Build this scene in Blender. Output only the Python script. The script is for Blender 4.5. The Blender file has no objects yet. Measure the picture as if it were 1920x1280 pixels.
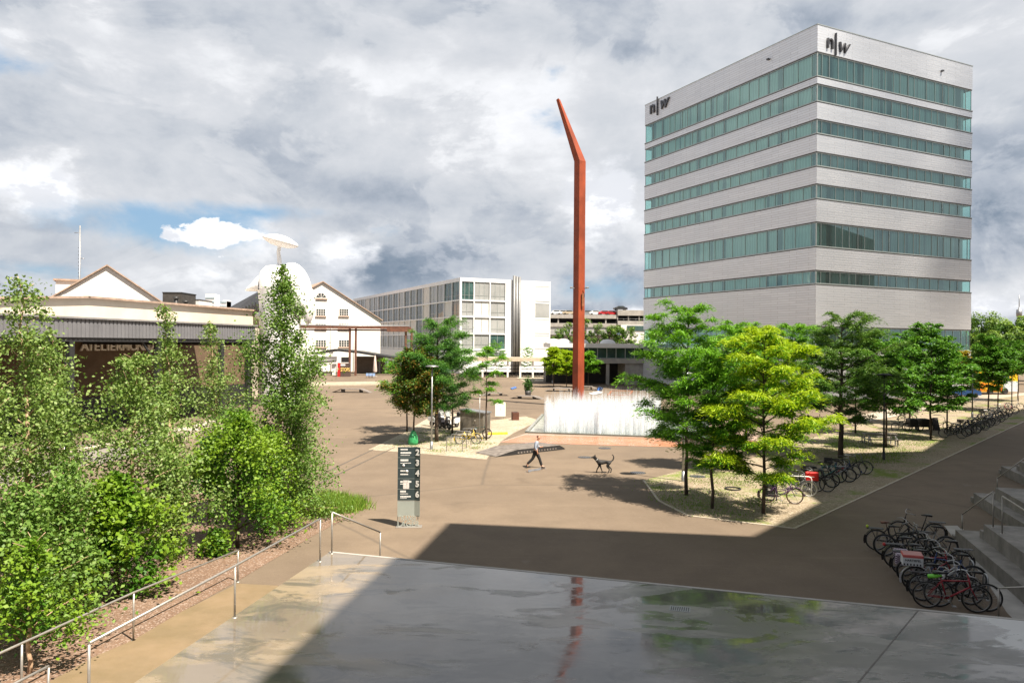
import bpy, bmesh, math, random
import numpy as np
from mathutils import Vector, Matrix, Euler
R = math.radians
random.seed(7)
S = bpy.context.scene
COL = S.collection
V = Vector

# ------------------------------------------------------------------ camera
H, FPX, ROLL, PIT = 6.7, 1400.0, R(.45), math.atan(4/1400)
F_ = V((0, math.cos(PIT), math.sin(PIT))); U0 = V((0, -math.sin(PIT), math.cos(PIT))); R0 = V((1, 0, 0))
R_ = R0*math.cos(ROLL) + U0*math.sin(ROLL); U_ = -R0*math.sin(ROLL) + U0*math.cos(ROLL)
CAM = V((0, 0, H))
cam = bpy.data.cameras.new('camera'); co = bpy.data.objects.new('camera', cam); COL.objects.link(co)
cam.sensor_width = 36; cam.lens = 36*FPX/1920; cam.clip_end = 4000; cam.clip_start = .1
co.matrix_world = Matrix((( R_.x, U_.x, -F_.x, 0), (R_.y, U_.y, -F_.y, 0), (R_.z, U_.z, -F_.z, H), (0, 0, 0, 1)))
S.camera = co
S.render.engine = 'CYCLES'; S.cycles.caustics_reflective = False; S.cycles.caustics_refractive = False; S.cycles.sample_clamp_indirect = 5; S.cycles.transparent_max_bounces = 24
def ray(px, py): return F_ + R_*((px-960)/FPX) + U_*((640-py)/FPX)
def G(px, py, z=0.0):
    d = ray(px, py); t = (z-H)/d.z; return CAM + d*t
def at(px, py, Y):
    d = ray(px, py); return CAM + d*(Y/d.y)
def hitv(px, py, p, d):                    # point of a vertical plane through p along d: (distance along d, z)
    r = ray(px, py); d = V((d[0], d[1], 0)).normalized(); n = V((-d.y, d.x, 0))
    q = CAM + r*((V(p)-CAM).dot(n)/r.dot(n)); return (q-V(p)).dot(d), q.z
def topz(b, py):                           # height of pixel row py above the ground point b
    lo, hi = -5, 80
    for _ in range(40):
        m = (lo+hi)/2; v = V((b.x, b.y, m))-CAM
        y = 640-FPX*v.dot(U_)/v.dot(F_)
        if y > py: lo = m
        else: hi = m
    return lo

# ------------------------------------------------------------------ mesh builder
class MB:
    def __init__(s): s.v = []; s.f = []; s.m = []; s.sm = []
    def add(s, vs, fs, m=0, smooth=False):
        o = len(s.v); s.v += [tuple(v) for v in vs]
        for f in fs: s.f.append(tuple(o+i for i in f)); s.m.append(m); s.sm.append(smooth)
        return s
    def box(s, a, b, m=0):
        (x0, y0, z0), (x1, y1, z1) = a, b
        x0, x1 = min(x0, x1), max(x0, x1); y0, y1 = min(y0, y1), max(y0, y1); z0, z1 = min(z0, z1), max(z0, z1)
        return s.add([(x0,y0,z0),(x1,y0,z0),(x1,y1,z0),(x0,y1,z0),(x0,y0,z1),(x1,y0,z1),(x1,y1,z1),(x0,y1,z1)],
                     [(0,3,2,1),(4,5,6,7),(0,1,5,4),(1,2,6,5),(2,3,7,6),(3,0,4,7)], m)
    def bbox(s, a, b, bev=.01, m=0):           # box with chamfered vertical and top edges
        (x0, y0, z0), (x1, y1, z1) = a, b; e = bev
        P = [(x0+e,y0),(x1-e,y0),(x1,y0+e),(x1,y1-e),(x1-e,y1),(x0+e,y1),(x0,y1-e),(x0,y0+e)]
        Q = [(min(max(x, x0+e), x1-e), min(max(y, y0+e), y1-e)) for x, y in P]
        n = 8; vs = [(x,y,z0) for x,y in P]+[(x,y,z1-e) for x,y in P]+[(x,y,z1) for x,y in Q]
        fs = [tuple(reversed(range(n)))]+[(i,(i+1)%n,n+(i+1)%n,n+i) for i in range(n)]+[(n+i,n+(i+1)%n,2*n+(i+1)%n,2*n+i) for i in range(n)]
        fs.append(tuple(range(2*n, 3*n))); return s.add(vs, fs, m)
    def prism(s, poly, z0, z1, m=0):
        n = len(poly); ar = sum(poly[i][0]*poly[(i+1)%n][1]-poly[(i+1)%n][0]*poly[i][1] for i in range(n))
        if ar < 0: poly = poly[::-1]
        return s.add([(p[0],p[1],z0) for p in poly]+[(p[0],p[1],z1) for p in poly],
                     [tuple(range(n-1,-1,-1)), tuple(range(n,2*n))]+[(i,(i+1)%n,n+(i+1)%n,n+i) for i in range(n)], m)
    def sheet(s, poly, z, m=0):
        n = len(poly); ar = sum(poly[i][0]*poly[(i+1)%n][1]-poly[(i+1)%n][0]*poly[i][1] for i in range(n))
        if ar < 0: poly = poly[::-1]
        return s.add([(p[0],p[1],z) for p in poly], [tuple(range(n))], m)
    def quad(s, a, b, c, d, m=0): return s.add([a,b,c,d], [(0,1,2,3)], m)
    def tube(s, pts, r, n=6, m=0, cap=True, smooth=True):
        pts = [V(p) for p in pts]; rs = r if isinstance(r, (list, tuple)) else [r]*len(pts)
        vs = []; up = None
        for i, p in enumerate(pts):
            d = (pts[min(i+1, len(pts)-1)]-pts[max(i-1, 0)]).normalized()
            if up is None: up = V((0,0,1)) if abs(d.z) < .9 else V((1,0,0))
            a = d.cross(up)
            if a.length < 1e-5: a = d.cross(V((1,.3,.2)))
            a.normalize(); b = a.cross(d).normalized(); up = b
            for k in range(n):
                t = 2*math.pi*k/n; vs.append(p+(a*math.cos(t)+b*math.sin(t))*rs[i])
        fs = []
        for i in range(len(pts)-1):
            for k in range(n): fs.append((i*n+k, (i+1)*n+k, (i+1)*n+(k+1)%n, i*n+(k+1)%n))
        s.add(vs, fs, m, smooth)
        if cap:
            o = len(s.v)-len(vs)
            s.f.append(tuple(o+k for k in range(n))); s.m.append(m); s.sm.append(False)
            e = o+(len(pts)-1)*n; s.f.append(tuple(e+k for k in range(n-1,-1,-1))); s.m.append(m); s.sm.append(False)
        return s
    def bar(s, a, b, w, h=None, m=0):          # rectangular bar from a to b
        a, b = V(a), V(b); h = h or w; d = (b-a).normalized()
        up = V((0,0,1)) if abs(d.z) < .95 else V((0,1,0))
        x = d.cross(up).normalized()*w/2; y = x.cross(d).normalized()*h/2
        return s.add([a-x-y,a+x-y,a+x+y,a-x+y,b-x-y,b+x-y,b+x+y,b-x+y],
                     [(0,1,2,3),(7,6,5,4),(0,4,5,1),(1,5,6,2),(2,6,7,3),(3,7,4,0)], m)
    def lathe(s, prof, c=(0,0,0), n=16, m=0, M=None, smooth=True):
        vs = []
        for r, z in prof:
            for k in range(n):
                t = 2*math.pi*k/n; p = V((r*math.cos(t), r*math.sin(t), z))
                if M: p = M @ p
                vs.append(p+V(c))
        fs = [(i*n+k, i*n+(k+1)%n, (i+1)*n+(k+1)%n, (i+1)*n+k) for i in range(len(prof)-1) for k in range(n)]
        return s.add(vs, fs, m, smooth)
    def torus(s, c, Rr, r, n=24, k=6, m=0, axis='y'):
        vs = []
        for i in range(n):
            a = 2*math.pi*i/n
            for j in range(k):
                b = 2*math.pi*j/k; rr = Rr+r*math.cos(b); h = r*math.sin(b)
                p = (rr*math.cos(a), h, rr*math.sin(a)) if axis == 'y' else (rr*math.cos(a), rr*math.sin(a), h)
                vs.append((p[0]+c[0], p[1]+c[1], p[2]+c[2]))
        fs = [(i*k+j, ((i+1)%n)*k+j, ((i+1)%n)*k+(j+1)%k, i*k+(j+1)%k) for i in range(n) for j in range(k)]
        return s.add(vs, fs, m, True)
    def mesh(s, name, off=None):
        me = bpy.data.meshes.new(name)
        vs = s.v if off is None else [(v[0]-off[0], v[1]-off[1], v[2]-off[2]) for v in s.v]
        me.from_pydata(vs, [], s.f)
        me.polygons.foreach_set('material_index', s.m); me.polygons.foreach_set('use_smooth', s.sm)
        if getattr(s, 'weld', False):
            bm = bmesh.new(); bm.from_mesh(me); bmesh.ops.remove_doubles(bm, verts=bm.verts, dist=.002); bm.to_mesh(me); bm.free()
        uv = me.uv_layers.new(name='UVMap'); dat = [0.0]*(2*len(me.loops)); V_ = me.vertices
        for p in me.polygons:
            n = p.normal
            if abs(n.z) > .75:
                for li in p.loop_indices:
                    c = V_[me.loops[li].vertex_index].co; dat[2*li] = c.x; dat[2*li+1] = c.y
            else:
                t = V((-n.y, n.x, 0)).normalized()
                for li in p.loop_indices:
                    c = V_[me.loops[li].vertex_index].co; dat[2*li] = c.x*t.x+c.y*t.y; dat[2*li+1] = c.z
        uv.data.foreach_set('uv', dat); return me
    def build(s, name, mats, parent=None, world=False):
        off = parent.location if (parent and world) else None
        me = s.mesh(name, off)
        for m in (mats if isinstance(mats, (list, tuple)) else [mats]): me.materials.append(m)
        o = bpy.data.objects.new(name, me); COL.objects.link(o)
        if parent: o.parent = parent
        return o

def tag(o, label=None, cat=None, group=None, kind=None):
    if label: o['label'] = label
    if cat: o['category'] = cat
    if group: o['group'] = group
    if kind: o['kind'] = kind
    return o
def thing(name, label, cat, loc=(0,0,0), rz=0.0, group=None):
    o = bpy.data.objects.new(name, None); COL.objects.link(o); o.empty_display_size = .2
    o.location = loc; o.rotation_euler = (0, 0, rz); return tag(o, label, cat, group)
def copy_tree(o, parent=None):
    c = o.copy(); COL.objects.link(c)
    if parent: c.parent = parent
    for ch in o.children: copy_tree(ch, c)
    return c
def text_part(name, s, size, mat, parent, M, extrude=.01, shear=0.0, align='LEFT', bold=0.0):
    cu = bpy.data.curves.new(name, 'FONT'); cu.body = s; cu.size = size; cu.extrude = extrude; cu.shear = shear
    cu.align_x = align; cu.offset = bold; cu.resolution_u = 3
    t = bpy.data.objects.new(name, cu); COL.objects.link(t)
    dg = bpy.context.evaluated_depsgraph_get(); me = bpy.data.meshes.new_from_object(t.evaluated_get(dg))
    bpy.data.objects.remove(t); me.transform(M); me.materials.clear(); me.materials.append(mat)
    o = bpy.data.objects.new(name, me); COL.objects.link(o); o.parent = parent; return o

# ------------------------------------------------------------------ materials
class NT:
    def __init__(s, tree): s.t = tree; s.n = tree.nodes; s.l = tree.links
    def node(s, t, **kw):
        n = s.n.new(t)
        for k, v in kw.items():
            if k == 'inp':
                for kk, vv in v.items(): s.set(n, kk, vv)
            else: setattr(n, k, v)
        return n
    def set(s, n, k, v):
        if hasattr(v, 'is_linked') or hasattr(v, 'links'): s.l.new(v, n.inputs[k])
        else: n.inputs[k].default_value = v
    def math(s, op, a, b=0.0, c=None, clamp=False):
        n = s.n.new('ShaderNodeMath'); n.operation = op; n.use_clamp = clamp
        s.set(n, 0, a); s.set(n, 1, b)
        if c is not None: s.set(n, 2, c)
        return n.outputs[0]
    def mix(s, f, a, b, mode='MIX'):
        n = s.n.new('ShaderNodeMix'); n.data_type = 'RGBA'; n.blend_type = mode
        s.set(n, 0, f); s.set(n, 6, c4(a)); s.set(n, 7, c4(b)); return n.outputs[2]
    def noise(s, vec, scale, detail=4, rough=.55, dist=0.0):
        n = s.node('ShaderNodeTexNoise'); n.inputs['Scale'].default_value = scale; n.inputs['Detail'].default_value = detail
        n.inputs['Roughness'].default_value = rough; n.inputs['Distortion'].default_value = dist
        if vec is not None: s.l.new(vec, n.inputs['Vector'])
        return n.outputs['Fac']
    def ss(s, x, lo, hi, a=0.0, b=1.0):
        n = s.node('ShaderNodeMapRange'); n.interpolation_type = 'SMOOTHSTEP'
        s.set(n, 0, x); n.inputs[1].default_value = lo; n.inputs[2].default_value = hi
        n.inputs[3].default_value = a; n.inputs[4].default_value = b; return n.outputs[0]
    def bump(s, h, strength, dist=.02):
        n = s.node('ShaderNodeBump'); n.inputs['Strength'].default_value = strength; n.inputs['Distance'].default_value = dist
        s.l.new(h, n.inputs['Height']); return n.outputs[0]
def c4(c):
    if isinstance(c, (tuple, list)) and len(c) == 3: return (c[0], c[1], c[2], 1)
    return c
def newmat(name):
    m = bpy.data.materials.new(name); m.use_nodes = True; nt = NT(m.node_tree)
    b = [n for n in nt.n if n.type == 'BSDF_PRINCIPLED'][0]; return m, nt, b
def pm(name, col, rough=.6, metal=0.0, var=.12, scale=1.5, bump=0.0, bscale=30, col2=None, spec=.5, stain=0.0, coord='Object'):
    m, nt, b = newmat(name); tc = nt.node('ShaderNodeTexCoord').outputs[coord]
    n = nt.noise(tc, scale, 6, .6); f = nt.ss(n, .3, .7)
    lo = col2 or tuple(c*(1-var) for c in col); hi = tuple(min(1, c*(1+var)) for c in col)
    c = nt.mix(f, lo, hi)
    if stain:
        mp = nt.node('ShaderNodeMapping'); mp.inputs['Scale'].default_value = (1.3, 1.3, .12); nt.l.new(tc, mp.inputs[0])
        st = nt.ss(nt.noise(mp.outputs[0], 1.2, 6, .65), .45, .8, 0, stain); c = nt.mix(st, c, tuple(x*.45 for x in col))
    nt.l.new(c, b.inputs['Base Color']); b.inputs['Metallic'].default_value = metal
    r = nt.ss(nt.noise(tc, scale*3, 3), .3, .7, max(.02, rough-.08), min(1, rough+.08)); nt.l.new(r, b.inputs['Roughness'])
    b.inputs['Specular IOR Level'].default_value = spec
    if bump: nt.l.new(nt.bump(nt.noise(tc, bscale, 5), bump), b.inputs['Normal'])
    return m
def leafmat(name, c1, c2, c3, young=None, trans=.35):
    m, nt, b = newmat(name); geo = nt.node('ShaderNodeNewGeometry'); tc = nt.node('ShaderNodeTexCoord').outputs['Object']
    rp = nt.node('ShaderNodeValToRGB'); e = rp.color_ramp.elements
    e[0].position = 0; e[0].color = c4(c1); e[1].position = 1; e[1].color = c4(c3)
    x = e.new(.5); x.color = c4(c2)
    nt.l.new(geo.outputs['Random Per Island'], rp.inputs[0]); c = rp.outputs[0]
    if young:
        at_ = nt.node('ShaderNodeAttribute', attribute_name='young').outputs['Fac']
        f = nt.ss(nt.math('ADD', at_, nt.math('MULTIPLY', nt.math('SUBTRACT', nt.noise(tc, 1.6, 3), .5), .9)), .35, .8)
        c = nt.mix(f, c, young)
    b.inputs['Roughness'].default_value = .5; b.inputs['Specular IOR Level'].default_value = .35
    nt.l.new(c, b.inputs['Base Color'])
    tr = nt.node('ShaderNodeBsdfTranslucent'); nt.l.new(nt.mix(.6, c, (1,1,.35), 'MULTIPLY'), tr.inputs[0])
    ms = nt.node('ShaderNodeMixShader'); ms.inputs[0].default_value = trans
    nt.l.new(b.outputs[0], ms.inputs[1]); nt.l.new(tr.outputs[0], ms.inputs[2])
    out = [n for n in nt.n if n.type == 'OUTPUT_MATERIAL'][0]; nt.l.new(ms.outputs[0], out.inputs[0]); return m
def glassmat(name, tint, refl=.08, rough=.02):
    m, nt, b = newmat(name); nt.n.remove(b); out = [n for n in nt.n if n.type == 'OUTPUT_MATERIAL'][0]
    tr = nt.node('ShaderNodeBsdfTransparent'); tr.inputs[0].default_value = c4(tint)
    gl = nt.node('ShaderNodeBsdfGlossy'); gl.inputs['Roughness'].default_value = rough; gl.inputs[0].default_value = (.72,.95,.92,1)
    lw = nt.node('ShaderNodeFresnel'); lw.inputs[0].default_value = 1.5
    f = nt.math('ADD', lw.outputs[0], refl, clamp=True)
    ms = nt.node('ShaderNodeMixShader'); nt.l.new(f, ms.inputs[0]); nt.l.new(tr.outputs[0], ms.inputs[1]); nt.l.new(gl.outputs[0], ms.inputs[2])
    nt.l.new(ms.outputs[0], out.inputs[0]); return m

MT = {}
MT['white'] = pm('white_render', (.78,.77,.75), .7, var=.04, scale=.4, stain=.06)
MT['whitepanel'] = pm('white_panel', (.76,.785,.81), .45, var=.03, scale=.3)
MT['shadewhite'] = pm('white_blind', (.62,.63,.62), .6, var=.05, scale=.8)
MT['steel'] = pm('stainless_steel', (.38,.36,.33), .42, .6, var=.06, scale=6)
MT['zinc'] = pm('galvanised_steel', (.33,.34,.35), .45, .8, var=.12, scale=5)
MT['dark'] = pm('dark_painted_steel', (.025,.026,.028), .5, var=.2, scale=4)
MT['black'] = pm('black_rubber', (.012,.012,.012), .65, var=.3, scale=9)
MT['blackpl'] = pm('black_plastic', (.02,.02,.021), .4, var=.2, scale=9)
MT['corten'] = pm('rusty_steel', (.30,.115,.055), .75, .15, var=.25, scale=.8, bump=.15, bscale=18, stain=.25)
MT['beam'] = pm('rusty_beam', (.16,.075,.05), .75, .1, var=.3, scale=2)
MT['bark'] = pm('grey_brown_bark', (.075,.055,.042), .9, var=.35, scale=7, bump=.6, bscale=26)
MT['birchbark'] = pm('pale_orange_birch_bark', (.5,.36,.24), .8, var=.3, scale=6, col2=(.22,.13,.085), bump=.4, bscale=20)
MT['conc'] = pm('pale_concrete', (.36,.345,.32), .8, var=.14, scale=1.1, bump=.2, bscale=40, stain=.3)
MT['stepconc'] = pm('weathered_step_concrete', (.20,.185,.165), .65, var=.25, scale=1.6, bump=.25, bscale=35, stain=.55)
MT['wood'] = pm('grey_weathered_boards', (.17,.15,.135), .8, var=.3, scale=3, bump=.3, bscale=30)
MT['red'] = pm('red_paint', (.42,.02,.02), .35, var=.1)
MT['yellow'] = pm('yellow_paint', (.75,.48,.02), .4, var=.08)
MT['blue'] = pm('blue_paint', (.03,.12,.38), .4, var=.1)
MT['green'] = pm('green_sheet', (.03,.28,.1), .5, var=.2, scale=6)
MT['rooftile'] = pm('brown_roof_tile', (.38,.28,.22), .8, var=.2, scale=2)
MT['cream'] = pm('cream_render', (.66,.59,.49), .8, var=.06, scale=.6, stain=.12)
MT['brownwall'] = pm('brown_boarded_wall', (.14,.095,.06), .8, var=.15, scale=.7)
MT['glassdark'] = pm('dark_window_glass', (.05,.062,.065), .08, var=.5, scale=.35, spec=.9)
MT['glassgreen'] = pm('green_tinted_window_glass', (.05,.105,.1), .07, var=.5, scale=.3, spec=.9)
MT['glassmid'] = pm('grey_window_glass', (.13,.15,.155), .08, var=.3, scale=.2, spec=.9)
MT['glassgrey'] = pm('pale_curtained_window_glass', (.33,.345,.345), .14, var=.14, scale=.25, spec=.8)
# ------------------------------------------------------------------ light: sun, sky with clouds
KX, KY = -.45, .40                       # shadow displacement per metre of height
elev = math.atan(1/math.hypot(KX, KY)); sdir = V((-KX, -KY, 1)).normalized()
sl = bpy.data.lights.new('sun', 'SUN'); sl.energy = 5.0; sl.angle = R(.5); sl.color = (1, .885, .74)
so = bpy.data.objects.new('sun', sl); COL.objects.link(so); so.rotation_euler = (-sdir).to_track_quat('-Z', 'Y').to_euler()
S.view_settings.view_transform = 'Standard'; S.view_settings.look = 'None'; EXPO = 1.25; S.view_settings.exposure = EXPO; S.view_settings.gamma = 1

W = bpy.data.worlds.new('World'); S.world = W; W.use_nodes = True
w = NT(W.node_tree); bg = [n for n in w.n if n.type == 'BACKGROUND'][0]; bg.inputs[1].default_value = .1
sky = w.node('ShaderNodeTexSky'); sky.sky_type = 'NISHITA'; sky.sun_disc = False
sky.sun_elevation = elev; sky.sun_rotation = math.atan2(sdir.x, sdir.y)
d = w.node('ShaderNodeTexCoord').outputs['Generated']
sp = w.node('ShaderNodeSeparateXYZ'); w.l.new(d, sp.inputs[0])
az = w.math('ARCTAN2', sp.outputs[0], sp.outputs[1]); el = w.math('ARCSINE', sp.outputs[2])
mp = w.node('ShaderNodeMapping'); mp.inputs['Scale'].default_value = (1, 1, 1.75); w.l.new(d, mp.inputs[0]); q = mp.outputs[0]
mp2 = w.node('ShaderNodeMapping'); mp2.inputs['Scale'].default_value = (1, 1, 1.75); mp2.inputs['Location'].default_value = (.035, .0, -.05); w.l.new(d, mp2.inputs[0])
n1 = w.noise(q, 3.1, 10, .58, .25); n1b = w.noise(mp2.outputs[0], 3.1, 10, .58, .25)
n2 = w.noise(q, 8.5, 10, .62, .2); n3 = w.noise(q, 26, 8, .65)
# brightness of the cloud deck: big light and dark masses, edge lighting from the offset sample, fine billows
lit = w.math('SUBTRACT', n1b, n1)
br = w.math('ADD', w.math('MULTIPLY', w.math('SUBTRACT', n1, .5), 1.25), .67)
br = w.math('ADD', br, w.math('MULTIPLY', lit, 1.7))
br = w.math('ADD', br, w.math('MULTIPLY', w.math('SUBTRACT', n2, .5), .62))
n4 = w.noise(q, 4.6, 12, .6, .4)
br = w.math('ADD', br, w.math('MULTIPLY', w.math('SUBTRACT', n3, .5), .13))
br = w.math('ADD', br, w.math('MULTIPLY', w.math('SUBTRACT', w.ss(n4, .485, .545), .5), .13))       # crisp cumulus edges
def dirpx(px, py):
    r = ray(px, py).normalized(); return math.atan2(r.x, r.y), math.asin(r.z)
def blob(px, py, rx, ry, lo, hi, rag=1.2, nz=None):
    a, e = dirpx(px, py); rx /= FPX; ry /= FPX
    u = w.math('DIVIDE', w.math('SUBTRACT', az, a), rx); v = w.math('DIVIDE', w.math('SUBTRACT', el, e), ry)
    dd = w.math('SQRT', w.math('ADD', w.math('MULTIPLY', u, u), w.math('MULTIPLY', v, v)))
    x = w.math('ADD', w.math('SUBTRACT', 1.0, dd), w.math('MULTIPLY', w.math('SUBTRACT', nz or n2, .5), rag*2))
    return w.ss(x, lo, hi)
# darker slate parts and lighter parts of the deck
for a in [(820, 500, 330, 70, -.28, 1.6), (1120, 590, 240, 90, -.30, 1.2), (1885, 400, 170, 190, -.28, 1.2), (330, 480, 420, 45, -.13, 1.4), (90, 560, 240, 60, -.2, 1.2),
          (60, 400, 170, 40, -.22, 1.2), (560, 300, 260, 70, -.11, 1.6), (900, 80, 420, 60, -.12, 1.6), (1260, 40, 350, 110, .03, 1.5), (1700, 20, 500, 130, -.10, 1.4), (200, 20, 500, 70, -.06, 1.4), (250, 90, 330, 70, .08, 1.5),
          (70, 330, 110, 75, .30, 1.6), (760, 300, 260, 60, .10, 1.6), (1130, 250, 90, 130, -.14, 1.4), (1860, 560, 120, 45, .3, 1.6), (1000, 540, 190, 40, .12, 1.6), (690, 350, 300, 40, -.10, 1.5)]:
    px, py, rx, ry, amp, rag = a
    br = w.math('ADD', br, w.math('MULTIPLY', blob(px, py, rx, ry, -.1, .8, rag), amp))
rp = w.node('ShaderNodeValToRGB'); e = rp.color_ramp.elements
e[0].position = .18; e[0].color = (2.15, 2.75, 3.5, 1); e[1].position = 1.0; e[1].color = (9.6, 9.6, 9.7, 1)
for p, c in ((.4, (4.5, 4.9, 5.5, 1)), (.55, (6.0, 6.25, 6.6, 1)), (.74, (7.2, 7.3, 7.5, 1)), (.86, (8.5, 8.55, 8.65, 1))):
    x = e.new(p); x.color = c
w.l.new(br, rp.inputs[0]); col = rp.outputs[0]
blue = w.mix(.5, w.mix(.0, sky.outputs[0], (0,0,0,1)), (2.7, 5.3, 7.9, 1))
for a in [(60, 130, 190, 60, .45, 1.3, 1.5), (330, 425, 240, 62, .1, .75, .8), (1040, 132, 60, 32, .4, 1.2, 1.5), (1045, 235, 65, 60, .35, 1.2, 1.6), (1120, 545, 190, 50, .45, 1.4, 1.1), (480, 400, 180, 30, .15, 1.0, 1.0), (60, 505, 170, 35, .55, 1.5, 1.2), (700, 430, 90, 40, .7, 1.5, 1.2)]:
    px, py, rx, ry, lo, hi, rag = a
    col = w.mix(w.math('MULTIPLY', blob(px, py, rx, ry, lo, hi, rag), .92), col, blue)
nb = w.math('ADD', w.math('MULTIPLY', n2, .45), w.math('MULTIPLY', w.noise(q, 34, 6, .6), .55))
shade = w.ss(w.math('ADD', n3, w.math('MULTIPLY', lit, 3.0)), .38, .58)
bright = w.mix(shade, (8.2, 8.3, 8.6, 1), (10.6, 10.6, 10.6, 1))
for a in [(388, 438, 78, 30, .10, .26, 1.7), (350, 444, 50, 16, .12, .3, 1.5), (450, 441, 62, 15, .12, .32, 1.6), (635, 480, 75, 70, .1, .8, .95), (1120, 375, 85, 100, .05, .75, 1.0), (1155, 360, 50, 75, .1, .5, .9), (70, 345, 105, 70, .2, .9, 1.1), (1870, 575, 95, 42, .2, 1.0, 1.1), (400, 515, 75, 26, .3, 1.0, 1.0), (1180, 585, 80, 18, .3, 1.0, 1.0), (700, 480, 40, 60, .5, 1.2, .9)]:
    px, py, rx, ry, lo, hi, rag = a
    col = w.mix(w.math('MULTIPLY', blob(px, py, rx, ry, lo, hi, rag, nb), .9), col, bright)
up_ = w.math('MAXIMUM', w.ss(sp.outputs[2], .5, .8), w.ss(sp.outputs[1], .15, -.25)); col = w.mix(w.math('MULTIPLY', up_, .38), col, (1.6, 1.75, 2.1, 1))    # sky dimmed overhead and behind the camera, added to deepen the shade
col = w.mix(1.0, col, (.434, .44, .452, 1), 'MULTIPLY')       # sky radiance for the raised exposure
w.l.new(col, bg.inputs[0])

# ------------------------------------------------------------------ ground materials
def asphalt():
    m, nt, b = newmat('worn_brown_asphalt'); tc = nt.node('ShaderNodeTexCoord').outputs['Object']
    big = nt.noise(tc, .07, 6, .6, .4); mid = nt.noise(tc, .6, 6, .65); fine = nt.noise(tc, 38, 3, .8); fine2 = nt.noise(tc, 7, 5, .8)
    c = nt.mix(nt.ss(big, .35, .68), (.176, .134, .096), (.236, .18, .126))
    c = nt.mix(nt.ss(mid, .35, .72, 0, .6), c, (.142, .106, .074))
    c = nt.mix(nt.ss(fine, .3, .7, 0, .55), c, (.085, .074, .062)); c = nt.mix(nt.ss(fine2, .55, .78, 0, .6), c, (.26, .225, .185))
    c = nt.mix(nt.ss(fine2, .25, .46, .5, 0), c, (.085, .072, .06))
    spot = nt.ss(nt.math('ADD', nt.noise(tc, .22, 7, .68, .8), nt.math('MULTIPLY', nt.math('SUBTRACT', fine2, .5), .12)), .60, .70, 0, .42); c = nt.mix(spot, c, (.09, .07, .053))      # old damp and oil stains
    mpt = nt.node('ShaderNodeMapping'); mpt.inputs['Rotation'].default_value = (0, 0, R(35)); mpt.inputs['Scale'].default_value = (.06, 1.6, 1); nt.l.new(tc, mpt.inputs[0])
    c = nt.mix(nt.ss(nt.noise(mpt.outputs[0], 1.0, 4, .55), .60, .72, 0, .22), c, (.27, .215, .16))      # pale scuffs along the driving line
    # dark repair seams and tar joints (thin lines between large paving bays)
    vo = nt.node('ShaderNodeTexVoronoi', feature='DISTANCE_TO_EDGE'); vo.inputs['Scale'].default_value = .055
    wv = nt.mix(.12, tc, nt.node('ShaderNodeTexNoise', inp={'Vector': tc, 'Scale': .4}).outputs['Color']); nt.l.new(wv, vo.inputs['Vector'])
    c = nt.mix(nt.ss(vo.outputs['Distance'], .0, .006, .5, 0), c, (.085, .072, .06))
    nt.l.new(c, b.inputs['Base Color'])
    wet = nt.ss(nt.noise(tc, .35, 5, .6, .6), .66, .72)
    nt.l.new(nt.mix(wet, (.85,.85,.85), (.6,.6,.6)), b.inputs['Roughness'])
    nt.l.new(nt.bump(fine, .35, .01), b.inputs['Normal']); b.inputs['Specular IOR Level'].default_value = .25; return m
def gravel(name, c1, c2, dark, light, scale=14, grass=None, glo=.55, ghi=.68):
    m, nt, b = newmat(name); tc = nt.node('ShaderNodeTexCoord').outputs['Object']
    c = nt.mix(nt.ss(nt.noise(tc, .35, 6, .62), .35, .65), c1, c2)
    vo = nt.node('ShaderNodeTexVoronoi'); vo.inputs['Scale'].default_value = scale; nt.l.new(tc, vo.inputs['Vector'])
    hs = nt.node('ShaderNodeSeparateColor'); nt.l.new(vo.outputs['Color'], hs.inputs[0])
    c = nt.mix(nt.ss(hs.outputs[0], .62, .95, 0, .8), c, dark); c = nt.mix(nt.ss(hs.outputs[1], .72, .97, 0, .8), c, light)
    if grass:
        g = nt.ss(nt.math('ADD', nt.noise(tc, .32, 6, .6, .5), nt.math('MULTIPLY', nt.math('SUBTRACT', nt.noise(tc, 7, 4, .7), .5), .35)), glo, ghi)
        gc = nt.mix(nt.noise(tc, 5, 4, .7), grass, tuple(x*2.2 for x in grass)); c = nt.mix(g, c, gc)
    nt.l.new(c, b.inputs['Base Color']); b.inputs['Roughness'].default_value = .9; b.inputs['Specular IOR Level'].default_value = .2
    nt.l.new(nt.bump(vo.outputs['Distance'], .5, .02), b.inputs['Normal']); return m
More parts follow.
